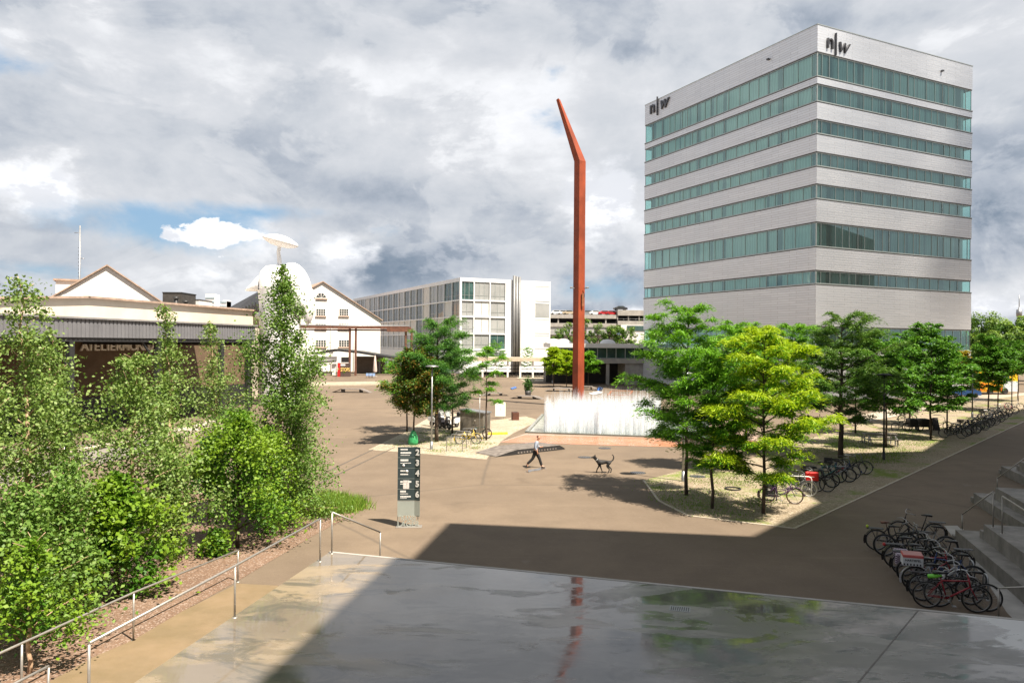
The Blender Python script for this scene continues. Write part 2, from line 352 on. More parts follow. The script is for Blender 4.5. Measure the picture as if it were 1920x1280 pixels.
def wetconc():
    m, nt, b = newmat('wet_polished_concrete'); tc = nt.node('ShaderNodeTexCoord').outputs['Object']
    mp = nt.node('ShaderNodeMapping'); mp.inputs['Rotation'].default_value = (0, 0, R(16.6)); mp.inputs['Scale'].default_value = (.55, 1.25, 1); nt.l.new(tc, mp.inputs[0]); q = mp.outputs[0]
    big = nt.noise(q, .32, 6, .6, .8); mid = nt.noise(q, 1.1, 8, .65, .5); fine = nt.noise(tc, 55, 3, .7)
    c = nt.mix(nt.ss(big, .35, .66), (.15, .142, .128), (.29, .272, .24)); c = nt.mix(nt.ss(mid, .45, .7, 0, .55), c, (.36, .34, .31))
    mud = nt.ss(nt.math('ADD', nt.noise(q, .42, 8, .7, 1.2), nt.math('MULTIPLY', nt.math('SUBTRACT', mid, .5), .3)), .58, .72)
    c = nt.mix(nt.math('MULTIPLY', mud, .75), c, (.115, .10, .07)); c = nt.mix(nt.ss(fine, .3, .8, 0, .25), c, (.1, .1, .1))
    sp = nt.node('ShaderNodeSeparateXYZ'); nt.l.new(tc, sp.inputs[0])
    brk = nt.ss(nt.math('ADD', sp.outputs[0], nt.math('MULTIPLY', nt.noise(q, .3, 3), 4.0)), 2.5, 6.0, 0, .055)      # more dry islands towards the stairs
    lx = nt.math('SUBTRACT', sp.outputs[0], nt.math('MULTIPLY', sp.outputs[1], .17)); silt = nt.ss(nt.math('ADD', lx, nt.math('MULTIPLY', nt.math('SUBTRACT', mid, .5), 5.0)), -3.2, -6.6, 0, .75)
    moss = nt.ss(nt.math('ADD', nt.noise(q, .65, 8, .72, 1.5), nt.math('MULTIPLY', nt.math('SUBTRACT', nt.noise(tc, 6, 5, .8), .5), .35)), .61, .70, 0, .9); c = nt.mix(moss, c, (.042,.045,.02))
    c = nt.mix(silt, c, (.27,.205,.125))       # silt washed to the open edge; dried out strip at the building end, pool of water elsewhere
    dry = nt.ss(nt.math('ADD', sp.outputs[0], nt.math('MULTIPLY', nt.math('SUBTRACT', nt.noise(q, .8, 7, .65, .6), .5), 7.0)), 9.4, 10.0)
    pud = nt.ss(nt.math('ADD', nt.math('SUBTRACT', nt.noise(q, .5, 8, .62, .9), brk), nt.math('MULTIPLY', nt.math('SUBTRACT', nt.noise(q, 3.2, 6, .65), .5), .22)), .415, .455)
    c = nt.mix(nt.math('MULTIPLY', nt.ss(nt.math('ADD', nt.noise(q, .9, 8, .7, .9), nt.math('MULTIPLY', brk, 1.2)), .50, .62), .75), c, (.075, .072, .06))     # dark patches, denser towards the stairs
    soft = nt.ss(nt.noise(q, .5, 8, .62, .9), .34, .52)
    c = nt.mix(dry, c, (.46, .46, .45))
    wet = nt.math('MULTIPLY', pud, nt.math('SUBTRACT', 1.0, dry))
    c = nt.mix(nt.math('MULTIPLY', nt.math('MULTIPLY', soft, nt.math('SUBTRACT', 1.0, dry)), .6), c, tuple((.115, .108, .10)))
    nt.l.new(c, b.inputs['Base Color'])
    rough = nt.math('ADD', nt.math('MULTIPLY', wet, -.30), nt.ss(mid, .3, .75, .3, .42)); nt.l.new(nt.math('MAXIMUM', rough, .022), b.inputs['Roughness'])
    b.inputs['IOR'].default_value = 1.62
    h = nt.math('ADD', nt.math('MULTIPLY', nt.noise(q, 2.2, 5, .6), .5), nt.math('MULTIPLY', fine, nt.math('MULTIPLY', nt.math('SUBTRACT', 1.0, wet), .10)))
    nt.l.new(nt.bump(h, .06, .05), b.inputs['Normal']); return m
MT['asphalt'] = asphalt(); MT['wet'] = wetconc()
MT['tan'] = gravel('sandy_tree_gravel', (.30,.255,.185), (.245,.2,.14), (.17,.135,.09), (.42,.37,.29), 16, (.085,.115,.02), .53, .66)
MT['sandpale'] = gravel('pale_sand', (.38,.33,.255), (.31,.265,.195), (.22,.18,.13), (.47,.43,.36), 12, (.085,.11,.025), .62, .72)
MT['pink'] = gravel('pinkish_crushed_brick_gravel', (.205,.135,.095), (.165,.105,.072), (.11,.08,.062), (.36,.29,.245), 30, (.2,.13,.05), .66, .78)
MT['soil'] = pm('ochre_walkway_concrete', (.195,.142,.088), .5, var=.18, scale=.9, bump=.15, bscale=40, col2=(.18,.135,.08))
MT['kerb'] = pm('pale_kerb_stone', (.45,.4,.32), .8, var=.1, scale=2)
MT['basin'] = pm('wet_grey_green_basin_stone', (.19,.215,.19), .12, var=.15, scale=.5, spec=.7)
MT['ortile'] = pm('wet_orange_steel_plates', (.40,.165,.075), .3, .1, var=.22, scale=.35, col2=(.33,.14,.065))
MT['pinktile'] = pm('pinkish_wet_paving', (.38,.27,.21), .35, var=.12, scale=.5)
MT['pavepale'] = pm('pale_forecourt_paving', (.4,.345,.28), .8, var=.12, scale=.2)

def poly(pts, z=0): return [G(x, y, z) for x, y in pts]
def struct(name, mb, mat): return tag(mb.build(name, mat), kind='structure')
struct('ground', MB().sheet([(-900,-200),(900,-200),(900,1500),(-900,1500)], 0.0), MT['asphalt'])
struct('tree_gravel', MB().sheet(poly([(1207,900),(1285,880),(1400,862),(1500,826),(1610,796),(1740,770),(1830,752),(1960,735),(1960,772),(1920,790),(1490,990),(1370,976),(1290,966),(1235,938)]), .006), MT['tan'])
kb = MB(); K = poly([(1207,900),(1235,938),(1290,966),(1370,976),(1490,990),(1920,790)], .012)
for a, b in zip(K, K[1:]): kb.bar(a, b, .09, .03)
sun_cloud = None
struct('kerb', kb, MT['kerb'])
struct('gravel_island', MB().sheet(poly([(690,843),(755,812),(800,785),(850,774),(905,790),(985,780),(1012,788),(962,812),(940,827),(912,861),(800,851)]), .006), MT['sandpale'])
struct('planting_bed', MB().sheet(poly([(-300,1320),(40,1310),(92,1279),(175,1232),(250,1200),(342,1146),(440,1092),(598,998),(696,947),(640,938),(600,932),(480,935),(300,905),(0,930),(-400,1000)]), .008), MT['pink'])
struct('walkway', MB().sheet(poly([(-20,1350),(92,1279),(175,1232),(250,1200),(342,1146),(446,1094),(520,1098),(700,1300),(400,1600)]), .012), MT['soil'])
struct('sand_pit', MB().sheet(poly([(965,706),(985,698),(1060,695),(1075,700),(1080,712),(985,716)]), .006), MT['sandpale'])
struct('forecourt', MB().sheet(poly([(1560,790),(1700,760),(1800,742),(2100,728),(2100,752),(1830,751),(1740,768),(1610,794)]), .004), MT['pavepale'])
struct('basin_surround', MB().sheet(poly([(938,828),(990,811),(1014,786),(1025,775),(1420,790),(1420,842),(1330,838)]), .004), MT['pinktile'])
struct('orange_plates', MB().sheet(poly([(938,829),(985,815),(1420,826),(1420,842)]), .009), MT['ortile'])
struct('apron', MB().sheet(poly([(1770,985),(1795,985),(2000,1170),(1900,1160),(1888,1148),(1850,1090)]), .005), MT['conc'])
# small painted lines, tracks, drains in the plaza
tr = MB()
for a, b in (((575,902),(700,842)), ((600,905),(740,838)), ((870,761),(1030,768))):
    tr.bar(G(*a, .006), G(*b, .006), .09, .006)
struct('rail_groove', tr, pm('dark_rail_groove', (.1,.085,.07), .6, .2))
def manhole(px, py, label, r=.42):
    p = G(px, py); t = thing('manhole_cover', label, 'manhole cover', p)
    MB().lathe([(0,.012),(r*.88,.012),(r*.9,.008),(r,.008),(r,0)], n=20).build('lid', MT['dark'], t)
    rb = MB()
    for i in range(-3, 4): rb.box((i*.1-.012,-.3,.012),(i*.1+.012,.3,.017))
    rb.build('rib', MT['zinc'], t)
manhole(1097, 857, 'round dark manhole cover on the asphalt between the man and the dog')
manhole(1134, 840, 'faint round manhole cover just in front of the orange plates')
manhole(1196, 886, 'dark round manhole cover behind the dog, nearest the tree gravel')
manhole(1308, 893, 'dark round manhole cover lying in the gravel beside the grey lamp post')

# ------------------------------------------------------------------ raised concrete dock, stairs, rails
DZ = 1.0
D0 = G(620, 1033, DZ); D1 = G(1920, 1160, DZ); e1 = (D1-D0); e1.z = 0; e1.normalize(); e2 = V((-e1.y, e1.x, 0))
DL = G(250, 1280, DZ)-D0; DL.z = 0; DL.normalize()
dock_poly = [D0, D0+e1*26, D0+e1*26-e2*24, D0+DL*21]
struct('concrete_dock', MB().prism(dock_poly, 0, DZ), MT['wet'])
lip = MB(); lip.bar(D0+V((0,0,.001))-e2*.06, D0+e1*26+V((0,0,.001))-e2*.06, .1, .012)
j0 = G(1722, 1143, DZ); j1 = G(1600, 1290, DZ)
jn = MB(); jn.bar(j0, j1, .03, .006);
struct('joint', jn, pm('dark_joint', (.12,.11,.1), .7)); struct('dock_edge', lip, MT['conc'])
def drain():
    p = G(1275, 1141, DZ); t = thing('floor_drain', 'small square steel drain grate let into the wet dock', 'drain', p, math.atan2(e1.y, e1.x))
    MB().box((-.22,-.16,.002),(.22,.16,.006)).build('grate', MT['zinc'], t)
    b = MB()
    for i in range(9): b.box((-.19+i*.045,-.12,.006),(-.172+i*.045,.12,.0085))
    b.build('slot', MT['black'], t)
drain()
def railing(name, label, posts, zs, tops, extra=None, r=.025):
    t = thing(name, label, 'handrail', (0,0,0)); bs = [G(x, y, z) for (x, y), z in zip(posts, zs)]
    t.location = bs[0]; P = []
    for b, ty in zip(bs, tops):
        z = topz(b, ty); p = V((b.x, b.y, z)); P.append(p)
    for b, p in zip(bs, P):
        m = MB().tube([b, p-V((0,0,.02))], r*.9, 8); m.lathe([(.0,.012),(.05,.012),(.055,0)], b, 12); m.build('post', MT['steel'], t, True)
    if extra: P = extra(P)
    MB().tube(P, r, 8).build('rail', MT['steel'], t, True); return t
railing('handrail', 'long steel handrail beside the gravel bed, on the tree side of the ochre walkway', [(446,1090),(250,1200),(40,1320)], [0,0,0], [1031,1110,1205], lambda P: P+[P[-1]+(P[-1]-P[-2])*.6])
railing('handrail', 'long steel handrail standing along the left edge of the wet dock', [(600,1052),(440,1157),(166,1345)], [DZ]*3, [972,1060,1205])
r3 = G(622, 1037, DZ); r3b = V((-3.85, r3.y+1.9, 0))
def rail_pts(name, label, pts):
    t = thing(name, label, 'handrail', pts[0][0])
    for b, p in pts:
        if b is not None: MB().tube([b, V(p)-V((0,0,.02))], .023, 8).lathe([(0,.012),(.05,.012),(.055,0)], b, 12).build('post', MT['steel'], t, True)
    MB().tube([p for b, p in pts], .025, 8).build('rail', MT['steel'], t, True)
def up(b, py): return V((b.x, b.y, topz(b, py)))
rail_pts('handrail', 'short steel handrail sloping down the dock steps towards the dark totem', [(r3, up(r3, 960)), (r3b, up(r3b, 997))])
b0 = G(90, 1362, 0); b1 = G(-60, 1440, 0)
rail_pts('handrail', 'end of a steel handrail in the bottom left corner of the photo', [(b0, up(b0, 1248)), (b1, up(b1, 1325))])

def stair_block(label, c1, c2, L, wid, ext, n=2):
    # c1, c2: far-left corners of the seat-high tiers; L length towards the viewer; wid width to the right
    A = G(*c1, .45); B = G(*c2, .95); t = thing('concrete_stairs', label, 'stairs', V((A.x, A.y, 0)), math.atan2(e1.y, e1.x))
    def loc(p): q = p-A; return q.dot(e1), q.dot(e2)
    bx, by = loc(B)
    MB().bbox((0, -L, 0), (wid, 0, .45), .012).build('lower_tier', MT['stepconc'], t)
    MB().bbox((bx, -L, .45), (wid, by, .95), .012).build('upper_tier', MT['stepconc'], t)
    s = MB(); s.bbox((-.02, .0, 0), (wid, .34, .22), .01); s.build('step', MT['stepconc'], t)
    s = MB(); s.bbox((bx-.02, by, .45), (wid, by+.34, .70), .01); s.build('step', MT['stepconc'], t)
    return t
stair_block('nearest weathered concrete stair block with a wet landing, beside the front bicycle rack', (1791,992), (1844,982), 16, 12, 0)
stair_block('second concrete stair block, in the middle of the three along the dark road', (1825,923), (1866,913), 10, 12, 0)
stair_block('farthest concrete stair block, at the right edge of the road', (1877,873), (1911,864), 9, 12, 0)
def bz(px, py, z): return G(px, py, z)
a, b = bz(1804,992,.45), bz(1862,988,.95)
rail_pts('handrail', 'steel handrail climbing the far end of the nearest stair block', [(a, up(a, 964)), (b, up(b, 921))])
a = bz(1879,1000,.95); c = a-e2*4.2
rail_pts('handrail', 'steel handrail running back along the landing of the nearest stair block', [(a, up(a, 930)), (c, V((c.x, c.y, topz(a, 930)-.1)))])
a, b = bz(1870,914,.45), bz(1925,902,.95)
rail_pts('handrail', 'steel handrail climbing the far end of the middle stair block', [(a, up(a, 896)), (b, up(b, 856))])
a = bz(1872,1158,0); c = a+e1*2.2-e2*.3
rail_pts('handrail', 'bent steel handrail end in front of the nearest bicycle wheel', [(a, up(a, 1102)), (V((c.x,c.y,.5)), V((c.x, c.y, topz(a,1102)+.42)))])

# the building beside the camera whose shadow falls on the dock and plaza
HB = 34.0
def roofpt(px, py, z=0):
    p = G(px, py, z); return (p.x-KX*(HB-z), p.y-KY*(HB-z))
sh = [(840,980),(1410,1005),(1534,942),(1440,872),(1560,850),(1728,846),(1767,822),(1715,809),(1800,800),(1920,766)]
l0 = roofpt(480, 1280, DZ); p1 = roofpt(*sh[0])
RP = [(l0[0]+(l0[0]-p1[0])*1.2, l0[1]+(l0[1]-p1[1])*1.2), l0]+[roofpt(*s) for s in sh]+[(150, 75), (150, 20), (60, -30)]
hb = thing('grey_building', 'tall grey building beside the dock, outside the frame, that shades the road', 'building', (RP[1][0], RP[1][1], 0))
MB().prism([V((x, y, 0)) for x, y in RP], 0, HB).build('wall', pm('grey_facade_panels', (.34,.33,.32), .6, var=.1, scale=.3), hb, True)
# ------------------------------------------------------------------ the tower with ribbon windows
TH = R(26.1); bx_ = V((math.cos(TH), math.sin(TH), 0)); ay_ = V((-math.sin(TH), math.cos(TH), 0))
def cladding():
    m, nt, b = newmat('pale_aluminium_cladding'); tc = nt.node('ShaderNodeTexCoord'); uv = tc.outputs['UV']
    br_ = nt.node('ShaderNodeTexBrick'); br_.offset = .37; br_.offset_frequency = 2; br_.squash = 1
    for k, v in (('Scale', 1.0), ('Mortar Size', .024), ('Mortar Smooth', .6), ('Brick Width', 3.1), ('Row Height', .31), ('Bias', -.1)): br_.inputs[k].default_value = v
    br_.inputs['Color1'].default_value = (.72,.77,.84,1); br_.inputs['Color2'].default_value = (.80,.85,.92,1); br_.inputs['Mortar'].default_value = (.40,.41,.43,1)
    nt.l.new(uv, br_.inputs['Vector'])
    c = nt.mix(nt.ss(nt.noise(tc.outputs['Object'], .12, 5), .3, .7, 0, .25), br_.outputs['Color'], (.78,.80,.83))
    nt.l.new(c, b.inputs['Base Color']); b.inputs['Metallic'].default_value = .55
    sc = nt.node('ShaderNodeSeparateColor'); nt.l.new(br_.outputs['Color'], sc.inputs[0])
    b.inputs['Roughness'].default_value = .5
    sx = nt.node('ShaderNodeSeparateXYZ'); nt.l.new(uv, sx.inputs[0])
    saw = nt.math('FRACT', nt.math('DIVIDE', sx.outputs[1], .31)); nt.l.new(nt.bump(saw, .6, .06), b.inputs['Normal'])
    return m
def curtains(name, a, bcol, dark, period=.33, bias=.5, lo=.0):
    m, nt, b = newmat(name); tc = nt.node('ShaderNodeTexCoord').outputs['UV']
    sx = nt.node('ShaderNodeSeparateXYZ'); nt.l.new(tc, sx.inputs[0]); u = sx.outputs[0]
    n = nt.node('ShaderNodeTexNoise', noise_dimensions='1D'); n.inputs['Scale'].default_value = period; n.inputs['Detail'].default_value = 2; nt.l.new(u, n.inputs['W'])
    fold = nt.math('SINE', nt.math('ADD', nt.math('MULTIPLY', u, 13.0), nt.math('MULTIPLY', nt.noise(tc, .5, 2), 9.0)))
    c = nt.mix(nt.ss(fold, -1, 1, 0, .7), a, bcol)
    c = nt.mix(nt.ss(n.outputs['Fac'], bias-.02, bias+.02), c, dark); nt.l.new(c, b.inputs['Base Color']); b.inputs['Roughness'].default_value = .9
    return m
CLAD = cladding(); TG = glassmat('pale_green_facade_glass', (.68,.97,.91), .21)
MULL = pm('silver_window_frame', (.42,.47,.46), .4, .4, var=.05); SILL = pm('dark_sill_shadow_joint', (.06,.06,.06), .6)
CURT = curtains('white_curtains_with_gaps', (.90,.99,.95), (.68,.80,.75), (.13,.20,.18), .55, .56)
CORE = pm('dim_interior', (.08,.09,.09), .9)
Yc = 92.0; Cc = at(1530, 500, Yc); Cc = V((Cc.x, Cc.y, 0))
Lb = hitv(1822, 400, Cc, bx_)[0]; La = hitv(1208, 400, Cc, ay_)[0]
tw = thing('office_tower', 'tall grey office tower with green ribbon windows and pale metal cladding', 'building', Cc, TH)
zc = lambda zz: topz(Cc, 30+zz/2.8235)
lev = [(187,314),(356,447),(543,618),(716,790),(886,962),(1087,1216),(1343,1414),(1641,1766)]
ztop = zc(45); prev = ztop; rng = random.Random(3)
for i, (a, b) in enumerate(lev):
    za, zb = zc(a), zc(b)
    MB().box((0,0,za), (Lb,La,prev)).build('facade_band', CLAD, tw)
    s = MB(); s.box((-.05,-.05,zb-.10), (Lb+.05,La+.05,zb)); s.build('sill', MULL, tw)
    s = MB(); s.box((-.02,-.02,zb-.2), (Lb+.02,La+.02,zb-.10)); s.box((.03,.03,za-.12), (Lb-.03,La-.03,za)); s.build('joint', SILL, tw)
    g = MB()
    for p, q in (((.12,.12),(Lb-.12,.12)), ((.12,La-.12),(.12,.12)), ((Lb-.12,.12),(Lb-.12,La-.12)), ((Lb-.12,La-.12),(.12,La-.12))):
        g.quad((p[0],p[1],zb), (q[0],q[1],zb), (q[0],q[1],za-.12), (p[0],p[1],za-.12))
    win = g.build('ribbon_window', TG, tw)
    f = MB(); zt_, zh = za-.12, .07
    def run(L, steps, P0):
        cuts = [.16]; u = .9
        while u < L-.6: cuts.append(u); u += rng.choice(steps)
        cuts.append(L-.16); e = None
        for u in cuts:
            if e is not None: f.box(P0(e, zb, 0), P0(u-.022, zb+zh, 1)); f.box(P0(e, zt_-zh, 0), P0(u-.022, zt_, 1))
            f.box(P0(u-.022, zb, 0), P0(u+.022, zb+zh, 1)); f.box(P0(u-.022, zb+zh, 0), P0(u+.022, zt_-zh, 1)); f.box(P0(u-.022, zt_-zh, 0), P0(u+.022, zt_, 1)); e = u+.022
    run(Lb, (1.25, 1.25, 1.8, 2.5, 1.6), lambda u, z, k: (u, .06+.07*k, z))
    run(La, (1.25, 1.8, 1.8, 2.5, 2.2), lambda u, z, k: (.06+.07*k, u, z))
    f.box((.06,.06,zb), (.125,.125,zt_)); f.weld = True
    f.build('window_frame', MULL, win)
    k = MB(); ins = .55
    k.quad((1.15,ins,zb), (Lb-1.15,ins,zb), (Lb-1.15,ins,za), (1.15,ins,za)); k.quad((ins,La-1.15,zb), (ins,1.15,zb), (ins,1.15,za), (ins,La-1.15,za))
    for p, q in (((ins,1.15),(1.15,1.15)), ((1.15,1.15),(1.15,ins))): k.quad((p[0],p[1],zb),(q[0],q[1],zb),(q[0],q[1],za),(p[0],p[1],za))
    k.build('curtain', CURT, win)
    MB().box((1.5,1.5,zb), (Lb-1.5,La-1.5,za)).build('interior_core', CORE, tw)
    prev = zb-.2
MB().box((0,0,0), (Lb,La,prev)).build('plinth', CLAD, tw)
MB().box((-.06,-.06,ztop), (Lb+.06,La+.06,ztop+.08)).build('parapet_cap', MULL, tw)
LOGO = pm('polished_metal_letters', (.10,.10,.108), .25, .6)
tx, tz = hitv(1548, 90, Cc, bx_); Mr = Matrix.Translation((tx,-.12,tz)) @ Euler((R(90),0,0)).to_matrix().to_4x4()
text_part('logo_letter', 'n', 2.7, LOGO, tw, Mr, .12, 0, bold=.0)
text_part('logo_letter', 'w', 2.7, LOGO, tw, Matrix.Translation((tx+1.95,-.12,tz-.1)) @ Euler((R(90),0,0)).to_matrix().to_4x4(), .12, .28, bold=.0)
MB().box((tx+1.6,-.25,tz-.7), (tx+1.72,-.02,tz+2.1)).build('logo_bar', LOGO, tw)
ty, tz = hitv(1219, 215, Cc, ay_); Ml = lambda o: Matrix.Translation((-.12,ty-o,tz)) @ Matrix.Rotation(R(-90), 4, 'Z') @ Euler((R(90),0,0)).to_matrix().to_4x4()
text_part('logo_letter', 'n', 3.0, LOGO, tw, Ml(0), .12, 0, bold=.03); text_part('logo_letter', 'w', 3.0, LOGO, tw, Ml(2.6), .12, .28, bold=.02)
MB().box((-.25,ty-2.15,tz-.7), (-.02,ty-2.0,tz+2.3)).build('logo_bar', LOGO, tw)
for px, py in ((1442,112),):  # dark vent boxes on the tower's top band
    yy, zz = hitv(px, py, Cc, ay_); MB().box((-.35,yy-.15,zz-.1), (-.01,yy+.15,zz+.1)).build('parapet_vent', LOGO, tw)
xx, zz = hitv(1765, 134, Cc, bx_); MB().box((xx-.15,-.35,zz-.1), (xx+.15,-.01,zz+.1)).build('parapet_vent', LOGO, tw)

# ------------------------------------------------------------------ white modern block with loggias
Wc = at(862.5, 600, 165); Wc = V((Wc.x, Wc.y, 0)); wb = thing('white_block', 'long white modern block with a grid of windows and a steel flue', 'building', Wc, TH)
zl = [topz(Wc, y) for y in (520, 527, 561, 592, 624, 654)]
Wb = hitv(1032, 600, Wc, bx_)[0]; Wa = 95.0
wall = MB(); wall.box((.35,.35,0), (Wb-.01,Wa,zl[0]-.3)); wall.box((0,0,zl[1]), (Wb,Wa,zl[0]))
tB = [hitv(x, 600, Wc, bx_)[0] for x in (888.5, 918.5, 948)]
wall.box((tB[2],0,0), (Wb-.012,.36,zl[1])); wall.box((.0,-.0,0), (tB[2],.36,zl[5]-.5)); wall.box((0,.36,0), (.36,Wa,zl[5]-.5))
wall.build('wall', MT['whitepanel'], wb)
fr = MB(); rows = [(zl[k+1], zl[k]) for k in range(1, 5)]
for z in zl[2:]: fr.box((-.06,-.06,z-.28), (tB[2],.35,z+.0)); fr.box((-.06,.0,z-.28), (.35,Wa,z))
for x in [0]+tB: fr.box((x-.12,-.062,zl[5]-.4), (x+.12,.35,zl[1]))
for i in range(19): fr.box((-.062,i*5-.1,zl[5]-.4), (.35,i*5+.1,zl[1]))
fr.build('facade_grid', MT['whitepanel'], wb)
rng = random.Random(11); WM = [MT['glassmid'], MT['glassgrey'], MT['shadewhite'], MT['glassgreen']]
def bay(mb, p, q, z0, z1, axis, mt, nm):           # one recessed window: glass or blind with thin frame bars
    P = (lambda u, dpt, z: (u, dpt, z)) if axis == 'x' else (lambda u, dpt, z: (dpt, u, z))
    mb.box(P(p, .2, z0), P(q, .30, z1), mt)
    for u in np.linspace(p, q, nm+1): mb.box(P(u-.04, .14, z0), P(u+.04, .21, z1), 4)
    if mt != 2: mb.box(P(p, .15, z0+.95), P(q, .2, z0+1.0), 4)
pat = ['g','g','l','l','w','d','d','d','l','d','d','d','d','l','l','w','l','l', 'd','w','d','d','w','d','d','d','d','d','d','d','d','d','d','d','l','d', 'w','d','w','w','l','d','w','w','w','w','w','w','w','w','d','d','w','w', 'w','l','d','l','w','l','l','l','l','l','l','l','l','l','l','l','l','l']
for r_, (z0, z1) in enumerate(rows):
    for i in range(18):
        k = {'d': 0, 'l': 1, 'w': 2, 'g': 3}[pat[r_*18+i]]; m = MB(); bay(m, i*5+.1, i*5+4.9, z0, z1-.28 if r_ else z1, 'y', k, 2 if k != 2 else 1)
        m.build('window', WM+[MULL], wb)
    xs = [0]+tB
    for i in range(3):
        k = [[3,1,1],[1,2,1],[1,2,1],[1,1,3]][r_][i]; m = MB(); bay(m, xs[i]+.12, xs[i+1]-.12, z0, z1-.28 if r_ else z1, 'x', k, 3 if r_ == 0 else 2)
        m.build('window', WM+[MULL], wb)
    xa, xb = hitv(1003.5, 600, Wc, bx_)[0], hitv(1030, 600, Wc, bx_)[0]; m = MB()
    m.box((xa,-.03,z0+.2), (xb,.0,z1-.4), 2 if r_ != 1 else 1); m.box((xa-.06,-.06,z1-.4), (xb+.06,.01,z1-.32), 4); m.box((xa-.06,-.06,z0+.12), (xb+.06,.01,z0+.2), 4)
    m.build('window', WM+[MULL], wb)
m = MB(); xa, xb = hitv(905, 600, Wc, bx_)[0], hitv(946, 600, Wc, bx_)[0]; zz = topz(Wc, 668); m.box((xa,-.05,zz), (xb,.02,zz+1.0), 0)
for u in np.linspace(xa, xb, 8): m.box((u-.04,-.08,zz), (u+.04,-.05,zz+1.0), 4)
m.build('window', WM+[MULL], wb)
FLUE = pm('dull_grey_flue_metal', (.20,.205,.21), .45, .3, var=.1, scale=.6)
for k, px in enumerate((962.0, 967.0, 972.0)):
    x = hitv(px, 600, Wc, bx_)[0]; MB().tube([(x,-.45,0), (x,-.45,topz(Wc, 512+k))], .33, 14).build('flue', FLUE, wb)

# ------------------------------------------------------------------ long hall with canopy on the left
hd = V((.2215, .975, 0)).normalized(); h0 = V((-29, 46, 0)); hall = thing('hall', 'long low hall with ribbed grey canopy and brown boarded wall', 'building', h0, math.atan2(hd.y, hd.x))
hn = V((-hd.y, hd.x, 0))
c0 = hitv(200, 633, h0, hd); cz0 = c0[1]; tA = hitv(478, 630, h0, hd)[0]; cz1 = hitv(200, 598, h0, hd)[1]; T0 = -26.0
rib = MB(); x = T0
while x < tA:
    rib.box((x, -.0, cz0), (x+.22, .07, cz1-.06)); rib.box((x+.22, .035, cz0), (x+.36, .08, cz1-.06)); x += .36
rib.build('ribbed_fascia', pm('grey_ribbed_metal', (.20,.205,.225), .5, .2, var=.08, scale=.8, stain=.2), hall)
m = MB(); m.box((T0,-.12,cz1-.06), (tA+.3,7.0,cz1+.06)); m.build('canopy_roof', pm('grey_roof_edge', (.24,.24,.25), .6), hall)
m = MB(); m.box((T0,.1,cz0-.28), (tA,.35,cz0)); m.box((T0,3.2,cz0-.28), (tA,3.5,cz0+.1))
for px in (-60, 138, 302, 420, 476):
    t = hitv(px, 640, h0, hd)[0]; m.box((t-.2,.12,cz0-.5), (t+.2,6.8,cz0-.02))
m.build('canopy_beam', MT['dark'], hall)
for px in (-60, 138, 302, 420, 470):
    t = hitv(px, 640, h0, hd)[0]; m = MB(); m.box((t-.21,.1,0), (t+.21,.44,cz0-.28)); m.bar((t-.1,.3,cz0-1.9), (t-1.7,.3,cz0-.25), .12); m.build('column', MT['dark'], hall)
up_z = [hitv(px, py, h0+hn*6.0, hd) for px, py in ((0,561), (160,558), (470,583))]
za = up_z[1][1]; t1 = up_z[1][0]; tE = hitv(488, 600, h0+hn*6.0, hd)[0]
m = MB(); zl_ = up_z[0][1]-2.2
prof = [(T0-4, zl_), (t1, za), (tE, za)]
for (xa, z1a), (xb, z1b) in zip(prof, prof[1:]):
    m.add([(xa,6,cz1), (xb,6,cz1), (xb,6,z1b), (xa,6,z1a), (xa,26,cz1), (xb,26,cz1), (xb,26,z1b), (xa,26,z1a)], [(0,1,2,3),(5,4,7,6),(4,0,3,7),(1,5,6,2),(3,2,6,7)])
m.build('upper_wall', MT['cream'], hall)
m = MB()
for (xa, z1a), (xb, z1b) in zip(prof, prof[1:]): m.bar((xa,5.95,z1a+.06), (xb+.2,5.95,z1b+.06), .5, .16)
m.build('roof_edge', MT['rooftile'], hall)
MB().box((T0,7,0), (tE,26,cz1-.1)).build('wall', MT['brownwall'], hall)
m = MB(); m.box((T0,6.9,0), (tE,7.0,2.2)); m.build('plinth', MT['dark'], hall)
lt, lz = hitv(149, 657, h0+hn*6.9, hd); le = hitv(300, 657, h0+hn*6.9, hd)[0]
sg = thing('sign_letters', 'pale cut-out ATELIERMONDIAL letters fixed to the brown hall wall', 'sign', h0+hn*6.9, math.atan2(hd.y, hd.x))
LET = pm('pale_letters', (.95,.92,.86), .5, var=.04)
word = 'ATELIERMONDIAL'; hgt = hitv(160, 641, h0+hn*6.9, hd)[1]-lz; pos = lt
adv = {'I': .42, 'M': 1.15, 'O': 1.05, 'N': 1.0}
tot = sum(adv.get(c, .86) for c in word); u_ = (le-lt)/tot
for c in word:
    text_part('letter', c, hgt*1.45, LET, sg, Matrix.Translation((pos,-.1,lz)) @ Euler((R(90),0,0)).to_matrix().to_4x4() @ Matrix.Scale(u_/(hgt*.95), 4, (1,0,0)), .06, bold=.015); pos += adv.get(c, .86)*u_

